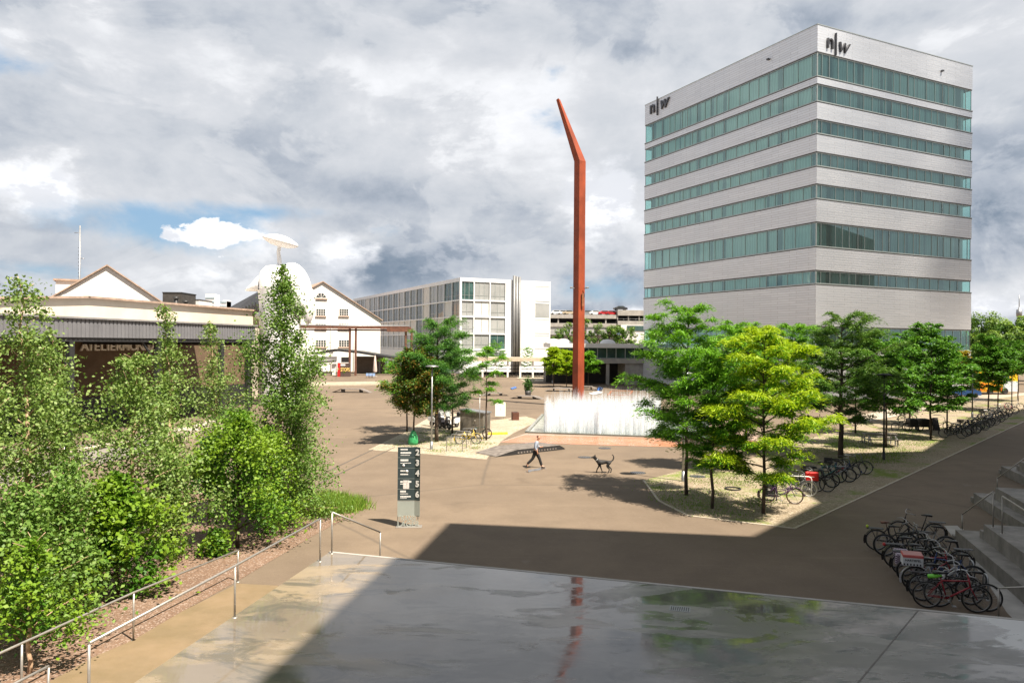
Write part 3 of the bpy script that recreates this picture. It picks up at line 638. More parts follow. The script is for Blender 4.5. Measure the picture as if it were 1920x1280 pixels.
# ------------------------------------------------------------------ gabled white halls
def gable(name, label, Y, ang, xl, xp, xr, yp, yr, depth, over=.4, wallm=None, rise=None):
    d_ = V((math.cos(ang), math.sin(ang), 0)); P0 = at(xp, yp, Y); P0 = V((P0.x, P0.y, 0))
    t = thing(name, label, 'building', P0, ang); zr = hitv(xp, yp, P0, d_)[1]
    br_, ze = hitv(xr, yr, P0, d_); bl = -br_ if xl is None else hitv(xl, yr, P0, d_)[0]
    m = MB(); F = [(bl+over,0), (br_-over,0), (br_-over,ze), (0,zr-.25), (bl+over,ze)]
    m.add([(x,0,z) for x, z in F]+[(x,depth,z) for x, z in F], [(0,1,2,3,4), (9,8,7,6,5), (1,6,7,2), (0,4,9,5)]); m.build('wall', wallm or MT['white'], t)
    r_ = MB()
    for xe in (bl, br_):
        sl_ = (zr-ze)/abs(xe); zx = ze
        r_.add([(0,-over,zr), (xe,-over,zx), (xe,depth,zx), (0,depth,zr), (0,-over,zr-.2), (xe,-over,zx-.2), (xe,depth,zx-.2), (0,depth,zr-.2)], [(0,1,2,3),(7,6,5,4),(0,4,5,1),(1,5,6,2),(2,6,7,3)])
    r_.build('roof', MT['rooftile'], t); return t, P0, d_, zr, ze
g1, P1, d1, zr1, ze1 = gable('gabled_hall', 'white gabled hall rising behind the low cream roof on the far left', 105, R(26.1), None, 201, 322, 496, 577, 40)
for px in (123, 218):
    u, z = hitv(px, 553, P1, d1); m = MB(); n = 14; R2 = 1.35
    m.add([(u+R2*math.cos(math.pi*k/n), -.08, z-.9+R2*.75*math.sin(math.pi*k/n)) for k in range(n+1)], [tuple(range(n+1))]); m.build('arch_window', MT['shadewhite'], g1)
u, z = hitv(100, 548, P1, d1); u2, z2 = hitv(132, 524, P1, d1); MB().box((u,3,z-2), (u2+1.5,9,z2)).build('dormer', MT['white'], g1); MB().box((u-.3,2.7,z2), (u2+1.6,9.3,z2+.25)).build('dormer_roof', MT['rooftile'], g1)
a = at(149, 520, 125); ms = thing('antenna_mast', 'thin lattice antenna mast behind the far left gabled hall', 'mast', V((a.x,a.y,0)))
zt = topz(V((a.x,a.y,0)), 423); m = MB(); m.tube([(0,0,0), (0,0,zt)], .12, 6)
for k in range(12): m.tube([(-.25,0,zt*.6+k*.6), (.25,0,zt*.6+k*.6+.3)], .04, 4)
m.build('pole', MT['zinc'], ms); m = MB(); m.tube([(-.9,0,zt-1.2), (.1,0,zt-1.2)], .05, 5); m.tube([(0,0,zt-5.5), (.8,0,zt-5.5)], .06, 5); m.build('antenna', MT['zinc'], ms)
def roof_box(name, label, cat, x0, y0, x1, y1, Y, mat, dep=4, zb=0):
    a = at(x0, y0, Y); b = at(x1, y1, Y); t = thing(name, label, cat, V((a.x, Y, zb)))
    MB().box((0,0,a.z-(y1-y0)*Y/FPX-2-zb), (b.x-a.x,dep,a.z-zb)).build('casing', mat, t); return t, b.x-a.x, a.z-zb
t, w_, zz = roof_box('plant_room', 'dark louvred plant box on the hall roof next to the gable', 'roof box', 305, 549, 340, 572, 88, pm('dark_louvred_metal', (.07,.065,.06), .6, .3, var=.2, scale=3)); MB().box((-.06,-.06,zz), (w_+.06,4.06,zz+.1)).build('cap', MT['dark'], t)
t, w_, zz = roof_box('roof_block', 'small white block on the hall roof beside two short chimneys', 'roof box', 352, 562, 373, 574, 92, MT['white']); MB().box((-.06,-.06,zz), (w_+.06,4.06,zz+.08)).build('cap', MT['dark'], t)
for px, lb in ((330, 'short dark chimney in front of the dark plant box'), (348, 'short dark chimney beside the small white roof block')):
    a = at(px, 556 if px < 340 else 563, 84); t = thing('chimney', lb, 'chimney', V((a.x, a.y, a.z-1.6))); MB().tube([(0,0,-1), (0,0,1.3)], .22, 10).build('pipe', MT['dark'], t); MB().lathe([(.0,1.65),(.34,1.5),(.34,1.35),(.0,1.3)], n=10).build('cowl', MT['dark'], t)
for (x0, y0, x1), lb in (((385,551,403), 'taller of two far white high-rises beyond the hall roof'), ((412,562,425), 'lower stepped white high-rise far beyond the hall roof')):
    a = at(x0, y0, 620); b = at(x1, y0, 620); t = thing('high_rise', lb, 'building', V((a.x, 620, 0))); wd = b.x-a.x
    if x0 < 400: MB().box((0,0,0), (wd,10,a.z)).build('wall', MT['whitepanel'], t)
    else:
        m = MB()
        for k in range(5): m.box((wd*k*.12,.01*k,0), (wd,10,a.z-k*0+0-(4-k)*1.1))
        m.build('wall', MT['whitepanel'], t)
    m = MB()
    for k in range(int(a.z/3.4)): m.box((wd*.04,-.3,k*3.4+1), (wd*.96,0,k*3.4+2.3))
    m.build('window_band', pm('pale_blue_glass', (.3,.38,.42), .2), t)
# dark standing seam roof next to the sculpture
a = at(440, 577, 96); b = at(486, 566, 84); t = thing('shed_roof', 'dark standing seam roof beside the white sculpture', 'roof', V((a.x, a.y, 0)))
za, zb = a.z, b.z+.1; m = MB(); dx, dy = b.x-a.x, b.y-a.y
m.add([(0,0,za-.4),(dx+2,dy-2,zb-.0),(dx+2,dy-2,za-1.4),(0,0,za-1.4),(-3,6,za+.3),(dx-1,dy+4,zb+1.6)], [(0,3,2,1),(0,1,5,4)])
for k in range(9):
    f = k/8; m.bar((dx*f,dy*f-.05,za-.4+(zb-za+.4)*f), (dx*f,dy*f-.05,za-1.4), .12, .12)
m.build('roof', pm('dark_seamed_metal', (.06,.06,.062), .5, .4, var=.15), t); MB().box((0,0,0), (dx,dy+5,za-1.4)).build('wall', MT['cream'], t)

g2, P2, d2, zr2, ze2 = gable('gabled_factory', 'white gabled factory with small-paned windows and an arched attic window', 170, R(26.1), None, 605, 717, 527, 600, 45, over=.45, wallm=MT['white'])
FRAME = pm('white_window_frame', (.7,.68,.65), .5, var=.05)
def paned(px0, py0, px1, py1, nx, ny, t, P, d_):
    u0, z1 = hitv(px0, py0, P, d_); u1, z0 = hitv(px1, py1, P, d_)
    w_ = MB().box((u0,-.1,z0), (u1,-.02,z1)).build('window', FRAME, t); m = MB(); cw = (u1-u0)/nx; ch = (z1-z0)/ny
    for i in range(nx):
        for j in range(ny): m.box((u0+cw*i+cw*.13,-.14,z0+ch*j+ch*.12), (u0+cw*(i+1)-cw*.13,-.1,z0+ch*(j+1)-ch*.12))
    m.build('pane', MT['glassdark'], w_); MB().box((u0-.2,-.3,z0-.25), (u1+.2,-.02,z0)).build('sill', pm('pink_stone_sill', (.5,.38,.32), .8), w_)
for (x0, x1) in ((593,610), (636.5,653)):
    for (y0, y1, ny) in ((578.5,592,3), (606.5,616,2), (637,650,3)): paned(x0-(1 if y0 > 600 else 0), y0, x1+(1 if y0 > 600 else 0), y1, 4, ny, g2, P2, d2)
u, z = hitv(602, 558.5, P2, d2); rr = 9*170/FPX; n = 12
w_ = MB().add([(u+rr*1.12*math.cos(math.pi*k/n),-.06,z-.1+rr*1.12*math.sin(math.pi*k/n)) for k in range(n+1)], [tuple(range(n+1))]).build('arch_window', FRAME, g2); m = MB()
for a0 in range(4):
    A_ = [math.pi*(a0/4+.03)+math.pi*(.19)*k/4 for k in range(5)]; m.add([(u+.12*math.cos(A_[2]),-.1,z+.1)]+[(u+rr*math.cos(x),-.1,z+rr*math.sin(x)) for x in A_], [tuple(range(6))])
m.build('pane', MT['glassdark'], w_); MB().box((u-rr*1.3,-.3,z-.35), (u+rr*1.3,-.02,z-.1)).build('sill', MT['rooftile'], w_)
for px in (621, 575, 663): u, z = hitv(px, 610, P2, d2); MB().tube([(u,-.15,0), (u,-.15,z+1)], .09, 6).build('downpipe', MT['white'], g2)

# rusty pipe gantry in front of the factory
ga = at(560, 612, 150); gb = at(771, 617, 150); gt = thing('pipe_gantry', 'rusty steel pipe gantry running in front of the white factory', 'gantry', V((ga.x, 150, 0)))
wid = gb.x-ga.x; z1 = ga.z; m = MB(); m.box((-14,-.5,z1-.35), (wid,-.1,z1+.1)); m.box((-14,.4,z1-.75), (wid,.9,z1-.45)); m.build('beam', MT['beam'], gt)
MB().tube([(-14,0,z1+.25), (wid-.5,0,z1+.25)], .14, 8).build('pipe', MT['zinc'], gt)
for px, yb in ((656,690), (667,702), (761,690), (772,688)):
    q_ = at(px, 640, 150); MB().box((q_.x-ga.x-.17,-.3,0), (q_.x-ga.x+.17,.3,z1-.3)).build('post', MT['beam'], gt)
m = MB(); q_ = at(756, 617, 150).x-ga.x; m.box((q_-3.2,-.6,z1-.9), (wid,.7,z1-.2)); m.build('bracket', MT['beam'], gt)

# ------------------------------------------------------------------ parking deck, pavilion, shelter
pk = thing('parking_deck', 'grey multi-storey parking deck with cars on its top level', 'car park', at(1035, 600, 235)*1.0, 0); pk.location.z = 0
xr = at(1215, 600, 235).x+6-pk.location.x; Zt = at(1100, 596, 235).z
def row(y): return at(1120, y, 235).z
xm = at(1158, 600, 235).x-pk.location.x
m = MB(); m.box((-20,0,row(597)), (xm,50,row(590))); m.box((-20,0,row(613)), (xm,50,row(606))); m.box((xm,-.4,row(591)), (xr,50,row(581))); m.box((xm,-.4,row(609)), (xr,50,row(601))); m.box((-20,1.0,0), (xr,50,row(628))); m.build('deck_slab', MT['conc'], pk)
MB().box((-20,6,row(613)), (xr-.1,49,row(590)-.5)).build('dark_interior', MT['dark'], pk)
m = MB(); m.box((-20,.3,row(628)), (xm,1,row(612))); m.build('metal_facade', pm('pale_sheet_facade', (.42,.43,.43), .5, .3, var=.12, scale=.5), pk)
for k in range(7): MB().box((xm+k*3.4-.15,-.1,row(601)), (xm+k*3.4+.15,.3,row(591))).build('column', MT['conc'], pk)
for k in range(8): MB().box((-18+k*5-.2,.3,row(606)), (-18+k*5+.2,.7,row(597))).build('column', MT['conc'], pk)
for (y0, y1, n_) in ((620,610,14), (655,643,6)):
    for k in range(n_):
        a = at(1176+k*2.4 if n_ == 14 else 1192+k*3.2, y0, 234); u = a.x-pk.location.x; MB().box((u,-.75,row(y0)), (u+.3,-.4,row(y1))).build('window', MT['glassgreen'], pk)
MB().box((xm+1,-.6,row(660)), (xr,1.2,row(609))).build('annex_wall', MT['white'], pk)
m = MB()
for k in range(14): m.tube([(xm+k*1.9,-.3,row(601)), (xm+k*1.9,-.3,row(597))], .05, 4)
m.tube([(xm,-.3,row(597)), (xr,-.3,row(597))], .06, 4); m.build('railing', MT['zinc'], pk)

def car(label, loc, rz, paint, group=None):
    t = thing('parked_car', label, 'car', loc, rz, group); P = [(-2.1,.35),(-2.15,.8),(-1.9,.98),(-1.35,1.0),(-.85,1.42),(.75,1.45),(1.5,1.0),(2.1,.92),(2.2,.55),(2.15,.3)]
    m = MB(); n = len(P); m.add([(x,-.85,z) for x, z in P]+[(x,.85,z) for x, z in P], [tuple(range(n-1,-1,-1)), tuple(range(n,2*n))]+[(i,(i+1)%n,n+(i+1)%n,n+i) for i in range(n)]); m.build('body', paint, t)
    g = MB(); Q = [(-1.2,1.02),(-.8,1.36),(.7,1.38),(1.3,1.02)]
    for s in (-.87, .87): g.add([(x,s,z) for x, z in Q], [(0,1,2,3) if s > 0 else (3,2,1,0)])
    g.build('window', MT['glassdark'], t)
    for x in (-1.35, 1.4):
        for s in (-.8, .8): k = MB(); k.torus((x,s,.32), .24, .09, 14, 6); k.lathe([(0,.02),(.2,.02)], (x,s+.1*(1 if s > 0 else -1),.32), 10, M=Matrix.Rotation(R(90), 3, 'X')); k.build('wheel', MT['black'], t)
    return t
paints = [pm('white_car_paint', (.7,.7,.7), .2), pm('red_car_paint', (.35,.02,.025), .2), pm('silver_car_paint', (.4,.41,.42), .2, .6), pm('dark_grey_car_paint', (.035,.037,.04), .2), pm('beige_car_paint', (.4,.34,.25), .25)]
for px, k, lb in ((1043,0,'white car on the parking deck, first beside the white block'), (1055,0,'white car on the parking deck, second beside the white block'), (1066,4,'beige car on the parking deck, left of the rust pole'), (1101,2,'silver car on the parking deck, just right of the rust pole'), (1116,0,'tall white van-like car on the parking deck beside the red car'), (1133,1,'red car, first of two, on the parking deck top level'), (1146,1,'red car at the end of the parking deck, beside the dark car'), (1163,3,'dark car on the raised end of the parking deck')):
    a = at(px, 590 if px < 1155 else 581, 238); car(lb, (a.x, a.y, row(590 if px < 1155 else 581)+.0), R(10), paints[k], 'cars on the parking deck roof')

PY = 124; pv = at(1100, 700, PY); pv = V((pv.x, PY, 0)); pav = thing('glass_pavilion', 'flat-roofed glass pavilion on a concrete base behind the rust pole', 'building', pv, R(3))
def prow(y): return topz(V((pv.x+5, PY, 0)), y)
L0 = at(1030, 700, PY).x-pv.x; L1 = at(1207, 700, PY).x-pv.x+1
MB().box((L0,-1,prow(652)), (L1,11,prow(644))).build('flat_roof', MT['white'], pav)
MB().box((L0,.4,prow(672)), (L1-.5,.5,prow(652))).build('glazing', MT['glassgreen'], pav)
m = MB(); x = L0+.3
xs_ = []
while x < L1-1: xs_.append(x); x += 1.55
zA, zB = prow(672)+.02, prow(652)-.02; e_ = None
for x in xs_:
    if e_ is not None: m.box((e_,.28,zA), (x-.06,.42,zA+.06)); m.box((e_,.28,zB-.06), (x-.06,.42,zB))
    m.box((x-.06,.28,zA), (x+.06,.42,zA+.06)); m.box((x-.06,.28,zA+.06), (x+.06,.42,zB-.06)); m.box((x-.06,.28,zB-.06), (x+.06,.42,zB)); e_ = x+.06
m.weld = True
m.build('mullion', MULL, pav)
MB().box((L0,-.8,prow(681)), (L1,11,prow(672))).build('floor_slab', MT['conc'], pav)
xo = at(1139, 700, PY).x-pv.x; xo2 = at(1172, 700, PY).x-pv.x
MB().box((xo2,-.5,0), (L1,10.5,prow(681))).build('base_wall', MT['conc'], pav)
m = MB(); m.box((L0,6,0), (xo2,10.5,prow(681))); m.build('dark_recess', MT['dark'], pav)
for px in (1090, 1139): x = at(px, 700, PY).x-pv.x; MB().box((x-.25,-.5,0), (x+.25,.0,prow(681))).build('column', MT['conc'], pav)
m = MB()
for px in (1043, 1063, 1097, 1150):
    x = at(px, 640, PY).x-pv.x; m.lathe([(1.4,0),(1.25,.35),(.8,.65),(0,.75)], (x,5,prow(644)), 12)
m.build('roof_dome', MT['white'], pav)

sh_ = V((at(905, 690, 150).x, 150, 0)); sht = thing('bike_shelter', 'long flat-roofed bicycle shelter in front of the white block', 'shelter', sh_, R(2))
zs = topz(V((0,150,0)), 673); Ls = at(1080, 690, 150).x-sh_.x; m = MB(); m.box((-3,-2,zs-.4), (Ls,3,zs+.35)); m.build('roof', pm('sandy_flat_roof', (.55,.47,.36), .8), sht)
for k in range(8): MB().box((k*Ls/7.5-.18,-1.6,0), (k*Ls/7.5+.18,-1.3,zs-.4)).build('post', MT['white'], sht)
m = MB(); m.box((-3,2.2,.2), (Ls,2.3,.9)); m.tube([(0,-.2,2.3),(Ls,-.2,2.3)], .09, 5); m.tube([(0,-.2,1.6),(Ls,-.2,1.6)], .07, 5); m.build('rack_rail', MT['dark'], sht)

# unseen cumulus mesh added between sun and tower, to dim the tower's sunlit face
thin, nt, b_ = newmat('thin_blocker_cloud'); tp_ = nt.node('ShaderNodeBsdfTransparent'); ms_ = nt.node('ShaderNodeMixShader'); ms_.inputs[0].default_value = .055; b_.inputs['Base Color'].default_value = (.9,.9,.92,1); b_.inputs['Roughness'].default_value = 1
nt.l.new(tp_.outputs[0], ms_.inputs[1]); nt.l.new(b_.outputs[0], ms_.inputs[2]); nt.l.new(ms_.outputs[0], [n for n in nt.n if n.type == 'OUTPUT_MATERIAL'][0].inputs[0])
tc_ = Cc+bx_*Lb*.56+ay_*La*.08+V((0,0,25)); cc = tc_+sdir*(430/sdir.z); rg = random.Random(6); m = MB()
for k in range(60):
    a = rg.uniform(0, 6.28); r_ = 25*math.sqrt(rg.random()); rad = rg.uniform(7, 12); c = V((math.cos(a)*r_, math.sin(a)*r_, rg.uniform(-3, 7)))
    m.lathe([(rad*math.sin(math.pi*i/9)*(1+.06*math.sin(i*3+k)), -rad*.7*math.cos(math.pi*i/9)) for i in range(10)], c, 14)
cl = m.build('sun_blocker_cloud', thin); cl.location = cc; tag(cl, kind='structure')
# ------------------------------------------------------------------ trees
nr = np.random.default_rng(5)
def leaf_mesh(name, C, size, aspect, N, young=None, droop=None):
    """C (n,3) centres, size (n,), N (n,3) normals, droop optional long-axis directions: one folded diamond per leaf"""
    n = len(C); N = N/np.linalg.norm(N, axis=1, keepdims=True)
    t = droop if droop is not None else nr.normal(size=(n, 3))
    a = t-(t*N).sum(1, keepdims=True)*N; a /= np.linalg.norm(a, axis=1, keepdims=True)+1e-9; b = np.cross(N, a)
    s = size[:, None]; v = np.empty((n, 4, 3)); v[:, 0] = C-a*s*.5; v[:, 2] = C+a*s*.5; k = s*aspect*.5
    v[:, 1] = C+b*k+N*k*.35-a*s*.08; v[:, 3] = C-b*k+N*k*.35-a*s*.08
    me = bpy.data.meshes.new(name); me.vertices.add(4*n); me.vertices.foreach_set('co', v.ravel())
    me.loops.add(4*n); me.loops.foreach_set('vertex_index', np.arange(4*n, dtype=np.int32))
    me.polygons.add(n); me.polygons.foreach_set('loop_start', np.arange(0, 4*n, 4, dtype=np.int32))
    me.polygons.foreach_set('loop_total', np.full(n, 4, dtype=np.int32))
    if young is not None:
        at_ = me.attributes.new('young', 'FLOAT', 'POINT'); at_.data.foreach_set('value', np.repeat(young, 4).astype(np.float32))
    me.update(); me.validate(); return me
def branch(m, p, d, L, r, rng, n=5, sag=0.0, wig=.12):
    pts = [V(p)]; rs = [r]; d = V(d).normalized()
    for i in range(n):
        d = (d+V((rng.uniform(-wig, wig), rng.uniform(-wig, wig), rng.uniform(-wig, wig)-sag))).normalized(); pts.append(pts[-1]+d*(L/n)); rs.append(max(.006, r*(1-(i+1)/(n+.6))))
    m.tube(pts, rs, 5); return pts
def finish(t, m, barkm, C, S_, asp, N, lm, yo, dr=None):
    m.build('trunk', barkm, t); me = leaf_mesh('crown', C, S_, asp, N, yo, dr); me.materials.append(lm)
    o = bpy.data.objects.new('crown', me); COL.objects.link(o); o.parent = t; return t
def birch(name, label, base, h, wid, seed, lm, barkm, nleaf=5200, ls=.085, lean=(0,0), cb=.08, prof=None, r0=None, group=None, cat='tree', stems=1):
    rng = random.Random(seed); t = thing(name, label, cat, base, 0, group); m = MB(); Cs = []; Y = []; limbs = []
    prof = prof or (lambda f: (min(1, (f+.12)/.3))*(1-f)**.75+.06)
    for s_ in range(stems):
        pts = [V((0,0,-.05))]; k = 12; off = V((rng.uniform(-.3,.3), rng.uniform(-.3,.3), 0))*(s_ > 0)
        hh = h*(1 if s_ == 0 else rng.uniform(.7,.9))
        for i in range(1, k+1):
            f = i/k; pts.append(V((lean[0]*f*hh+rng.uniform(-.012,.012)*h+off.x*f*3, lean[1]*f*hh+rng.uniform(-.012,.012)*h+off.y*f*3, hh*f)))
        R1 = r0 or .012*h+.02; m.tube(pts, [R1*(1-.93*(i/k)**.9) for i in range(k+1)], 7)
        def tr_(f): x = f*k; i = min(k-1, int(x)); return pts[i].lerp(pts[i+1], x-i)
        nl = int(16+h*2.6)
        for i in range(nl):
            f = cb+(1-cb)*((i+rng.random()*.6)/nl)**.92; L = wid*.5*prof((f-cb)/(1-cb))*rng.uniform(.45, 1.3); L = min(L, (1-f)*hh*.75+.2); a = i*2.4+rng.uniform(-.5,.5)
            limbs.append((branch(m, tr_(min(f,.985)), (math.cos(a), math.sin(a), .55+.9*f), max(.22, L*1.1), .006+.014*L, rng, 5, .07), L))
    tot = sum(max(.25, l) for _, l in limbs)
    for pts, L in limbs:
        n = int(1.2*nleaf*max(.25, L)/tot); nc = max(2, int(L*5)); cen = []
        for c in range(nc):
            f = rng.uniform(.25, 1.08); x = f*5; i = min(4, int(x)); p = pts[i].lerp(pts[i+1], x-i)
            cen.append((p.x, p.y, p.z, rng.uniform(.6, 1.35)*(.10+.14*L)))
        cen = np.array(cen); idx = nr.integers(0, nc, n)
        q = cen[idx, :3]+nr.normal(size=(n, 3))*cen[idx, 3:]*np.array([1, 1, .9]); q[:, 2] -= np.abs(nr.normal(size=n))*.08; Cs.append(q)
    C = np.concatenate(Cs); ex = np.maximum(0, C[:, 2]-(h*1.01-np.hypot(C[:, 0]-lean[0]*h, C[:, 1]-lean[1]*h)*(.75+.45*np.sin(np.arctan2(C[:, 1], C[:, 0])*3+seed)))); C[:, 2] -= ex*nr.uniform(.7, 1.5, len(C)); C[:, 2] = np.maximum(C[:, 2], .08); n = len(C)
    N = nr.normal(size=(n, 3)); N[:, 2] = np.abs(N[:, 2])+.35
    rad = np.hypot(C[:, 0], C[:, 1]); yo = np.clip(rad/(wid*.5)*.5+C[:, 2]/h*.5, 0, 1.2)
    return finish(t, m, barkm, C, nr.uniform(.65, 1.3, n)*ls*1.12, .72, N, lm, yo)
def locust(name, label, base, h, wid, seed, lm, nleaf=6500, clear=2.1, ls=.30, group=None, top=.9, asp=.22, flat=.55, tiers=None, dirs=None, r0=None, barkm=None):
    """layered crown: limbs that level out, each carrying flat plates of drooping fronds"""
    rng = random.Random(seed); t = thing(name, label, 'tree', base, 0, group); m = MB(); k = 9
    pts = [V((0,0,-.05))]+[V((rng.uniform(-.005,.005)*h, rng.uniform(-.005,.005)*h, h*.93*i/k)) for i in range(1, k+1)]
    R1 = r0 or .0075*h+.022; m.tube(pts, [R1*(1-.85*(i/k)) for i in range(k+1)], 8)
    def tr_(f): x = f*k; i = min(k-1, int(x)); return pts[i].lerp(pts[i+1], x-i)
    nleaf = int(nleaf*3.6); ls *= .70; wid *= .94; nl = tiers or int(20+h*2.4); plates = []; f0 = clear/(h*.93)
    for i in range(nl):
        g = (i+rng.random()*.7)/nl; f = f0+(1-f0)*g; pr = (.7+.8*g if g < .36 else 1.0-.68*((g-.36)/.64)**1.6)
        L = wid*.5*pr*rng.uniform(.72, 1.18); a = i*2.399+rng.uniform(-.35,.35)
        P = branch(m, tr_(min(f,.98)), (math.cos(a), math.sin(a), .25+.8*g), L, .012+.011*L, rng, 6, .035, .13)
        for s_ in range(max(4, int(L*3.2))):
            x = rng.uniform(.22, 1.0)*6; j = min(5, int(x)); p = P[j].lerp(P[j+1], x-j); sd = a+rng.choice((-1,1))*rng.uniform(.4,1.1); l2 = rng.uniform(.2,.45)*L*.7
            q = p+V((math.cos(sd)*l2, math.sin(sd)*l2, rng.uniform(-.02,.16)*L*.5)); m.tube([p, p.lerp(q,.5)+V((0,0,.03)), q], [.009,.007,.004], 4)
            plates.append((q, rng.uniform(.28,.55)*(.55+.12*L), x/6, g)); plates.append((p.lerp(q,.45), rng.uniform(.22,.4)*(.55+.12*L), x/6*.8, g))
    A = np.array([(p.x, p.y, p.z, r, o, g) for p, r, o, g in plates]); wts = A[:, 3]**2; idx = nr.choice(len(A), nleaf, p=wts/wts.sum())
    u = nr.normal(size=(nleaf, 3)); r = A[idx, 3:4]; C = A[idx, :3]+u*r*np.array([.62, .62, .2*flat/.55]); d2 = np.hypot(u[:, 0], u[:, 1])
    C[:, 2] -= (d2**2)*r[:, 0]*.09; N = nr.normal(size=(nleaf, 3))*.55; N[:, 2] += 1.0
    dr = np.concatenate([u[:, :2]+C[:, :2]*.25, -.35-.45*np.abs(nr.normal(size=(nleaf, 1)))], axis=1)
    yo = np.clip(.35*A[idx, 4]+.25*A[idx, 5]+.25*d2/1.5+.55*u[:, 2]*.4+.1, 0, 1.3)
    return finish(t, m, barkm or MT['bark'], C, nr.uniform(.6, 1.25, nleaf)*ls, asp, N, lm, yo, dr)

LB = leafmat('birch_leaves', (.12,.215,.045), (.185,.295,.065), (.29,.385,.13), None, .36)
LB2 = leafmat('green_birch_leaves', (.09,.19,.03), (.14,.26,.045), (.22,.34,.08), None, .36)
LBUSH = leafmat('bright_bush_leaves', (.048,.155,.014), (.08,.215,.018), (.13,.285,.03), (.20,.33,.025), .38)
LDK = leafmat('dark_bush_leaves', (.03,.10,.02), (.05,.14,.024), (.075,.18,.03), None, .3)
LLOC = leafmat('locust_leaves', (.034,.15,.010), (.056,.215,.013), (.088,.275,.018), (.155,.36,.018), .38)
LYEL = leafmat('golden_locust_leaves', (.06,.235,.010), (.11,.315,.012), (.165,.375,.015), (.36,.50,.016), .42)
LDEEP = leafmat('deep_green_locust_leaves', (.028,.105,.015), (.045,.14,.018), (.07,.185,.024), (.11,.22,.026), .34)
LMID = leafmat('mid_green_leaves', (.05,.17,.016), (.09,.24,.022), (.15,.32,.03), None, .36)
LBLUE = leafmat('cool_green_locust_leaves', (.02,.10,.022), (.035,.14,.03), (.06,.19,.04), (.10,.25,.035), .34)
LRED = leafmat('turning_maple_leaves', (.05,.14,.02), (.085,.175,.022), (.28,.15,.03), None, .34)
LFAR = leafmat('distant_wood_leaves', (.05,.13,.02), (.085,.19,.025), (.13,.25,.035), (.2,.31,.04), .32)
LGOLD = leafmat('yellow_autumn_leaves', (.30,.28,.02), (.45,.36,.02), (.55,.42,.03), None, .35)

# birch thicket in the gravel bed on the left: base pixel, top row, crown width (m), leaf material, label
def btree(px, py, ytop, wid, lm, label, seed, xt=None, **kw):
    b = G(px, py); z = topz(b, ytop); ln = (0, 0)
    if xt is not None: q = at(xt, ytop, b.y); ln = ((q.x-b.x)/z, 0)
    return birch(kw.pop('name', 'birch_tree'), label, b, z, wid, seed, lm, kw.pop('barkm', MT['birchbark']), lean=ln, **kw)
GB = 'birches and bushes in the gravel bed'
slim = lambda f: .35+.65*(1-abs(f-.35)/.65)**1.0 if f < .9 else .25
btree(66, 1120, 518, 3.4, LB, 'tall birch with a bare orange trunk at the far left edge', 1, 38, nleaf=7500, group=GB)
btree(110, 1085, 622, 2.9, LB, 'shorter leafy birch beside the far left tall one', 2, 98, nleaf=6500, group=GB)
btree(-30, 1150, 640, 3.0, LB, 'birch cut off by the left frame edge', 31, nleaf=4500, group=GB)
btree(232, 1075, 662, 4.0, LB, 'broad pale birch in front of the hall letters', 3, 258, nleaf=10500, group=GB, prof=lambda f: (1-f)**.55*.95+.08)
btree(342, 1022, 572, 1.7, LB, 'thin birch with orange stem reaching the grey canopy', 4, 305, nleaf=4600, cb=.12, group=GB)
btree(424, 960, 604, 2.9, LB, 'airy birch in front of the last dark hall column', 5, 392, nleaf=5600, group=GB)
btree(522, 985, 500, 4.3, LB2, 'tallest birch, rising in front of the white mushroom sculpture', 6, 532, nleaf=22000, cb=.05, group=GB, prof=lambda f: (.75+.25*min(1, f/.3))*(1-f)**.78+.04)
btree(560, 968, 700, 2.6, LB2, 'rounded small birch at the plaza end of the thicket', 7, 556, nleaf=6000, cb=.02, group=GB, prof=lambda f: (1-f)**.5+.1)
bsh = lambda f: (1-f)**.45*.95+.1
btree(446, 1026, 770, 3.2, LBUSH, 'dense bright green bush with a short dark trunk near the walkway', 8, nleaf=6500, ls=.10, cb=.12, group=GB, name='leafy_bush', cat='bush', barkm=MT['bark'], prof=bsh)
btree(392, 985, 818, 1.5, LDK, 'dark glossy green sapling beside the bright bush', 9, nleaf=2200, ls=.13, cb=.3, group=GB, name='leafy_bush', cat='bush', barkm=MT['bark'], prof=bsh)
btree(408, 1042, 990, 1.1, LBUSH, 'low green shrub at the foot of the bright bush', 10, nleaf=900, ls=.1, cb=.02, group=GB, name='low_shrub', cat='bush', barkm=MT['bark'], prof=bsh)
btree(218, 1120, 885, 2.5, LBUSH, 'yellow-green maple bush glowing in the sun at mid bed', 11, nleaf=5200, ls=.12, cb=.06, group=GB, name='leafy_bush', cat='bush', barkm=MT['bark'], prof=bsh)
btree(30, 1210, 905, 2.5, LB2, 'leafy birch low in the front of the bed at the left edge', 12, nleaf=7000, cb=.1, group=GB, stems=2, prof=bsh)
btree(55, 1262, 1010, 1.6, LBUSH, 'small bright sapling beside the bottom left handrail', 13, nleaf=2600, cb=.2, group=GB, name='leafy_bush', cat='bush', prof=bsh)
btree(128, 1150, 860, 1.8, LB2, 'mid green birch bush between the maple bush and the left edge', 14, nleaf=6500, cb=.05, group=GB, stems=2, prof=bsh)
btree(300, 1040, 800, 1.6, LB2, 'low spreading birch beside the thin white trunk', 15, nleaf=5200, cb=.05, group=GB, stems=2, prof=bsh)
btree(500, 1000, 800, 2.4, LBUSH, 'green bush filling the foot of the tallest birch', 16, nleaf=4800, cb=.03, group=GB, name='leafy_bush', cat='bush', barkm=MT['bark'], prof=bsh)
btree(560, 965, 900, 1.5, LBUSH, 'small bush at the end of the thicket by the grass strip', 17, nleaf=2000, cb=.02, group=GB, name='leafy_bush', cat='bush', barkm=MT['bark'], prof=bsh)

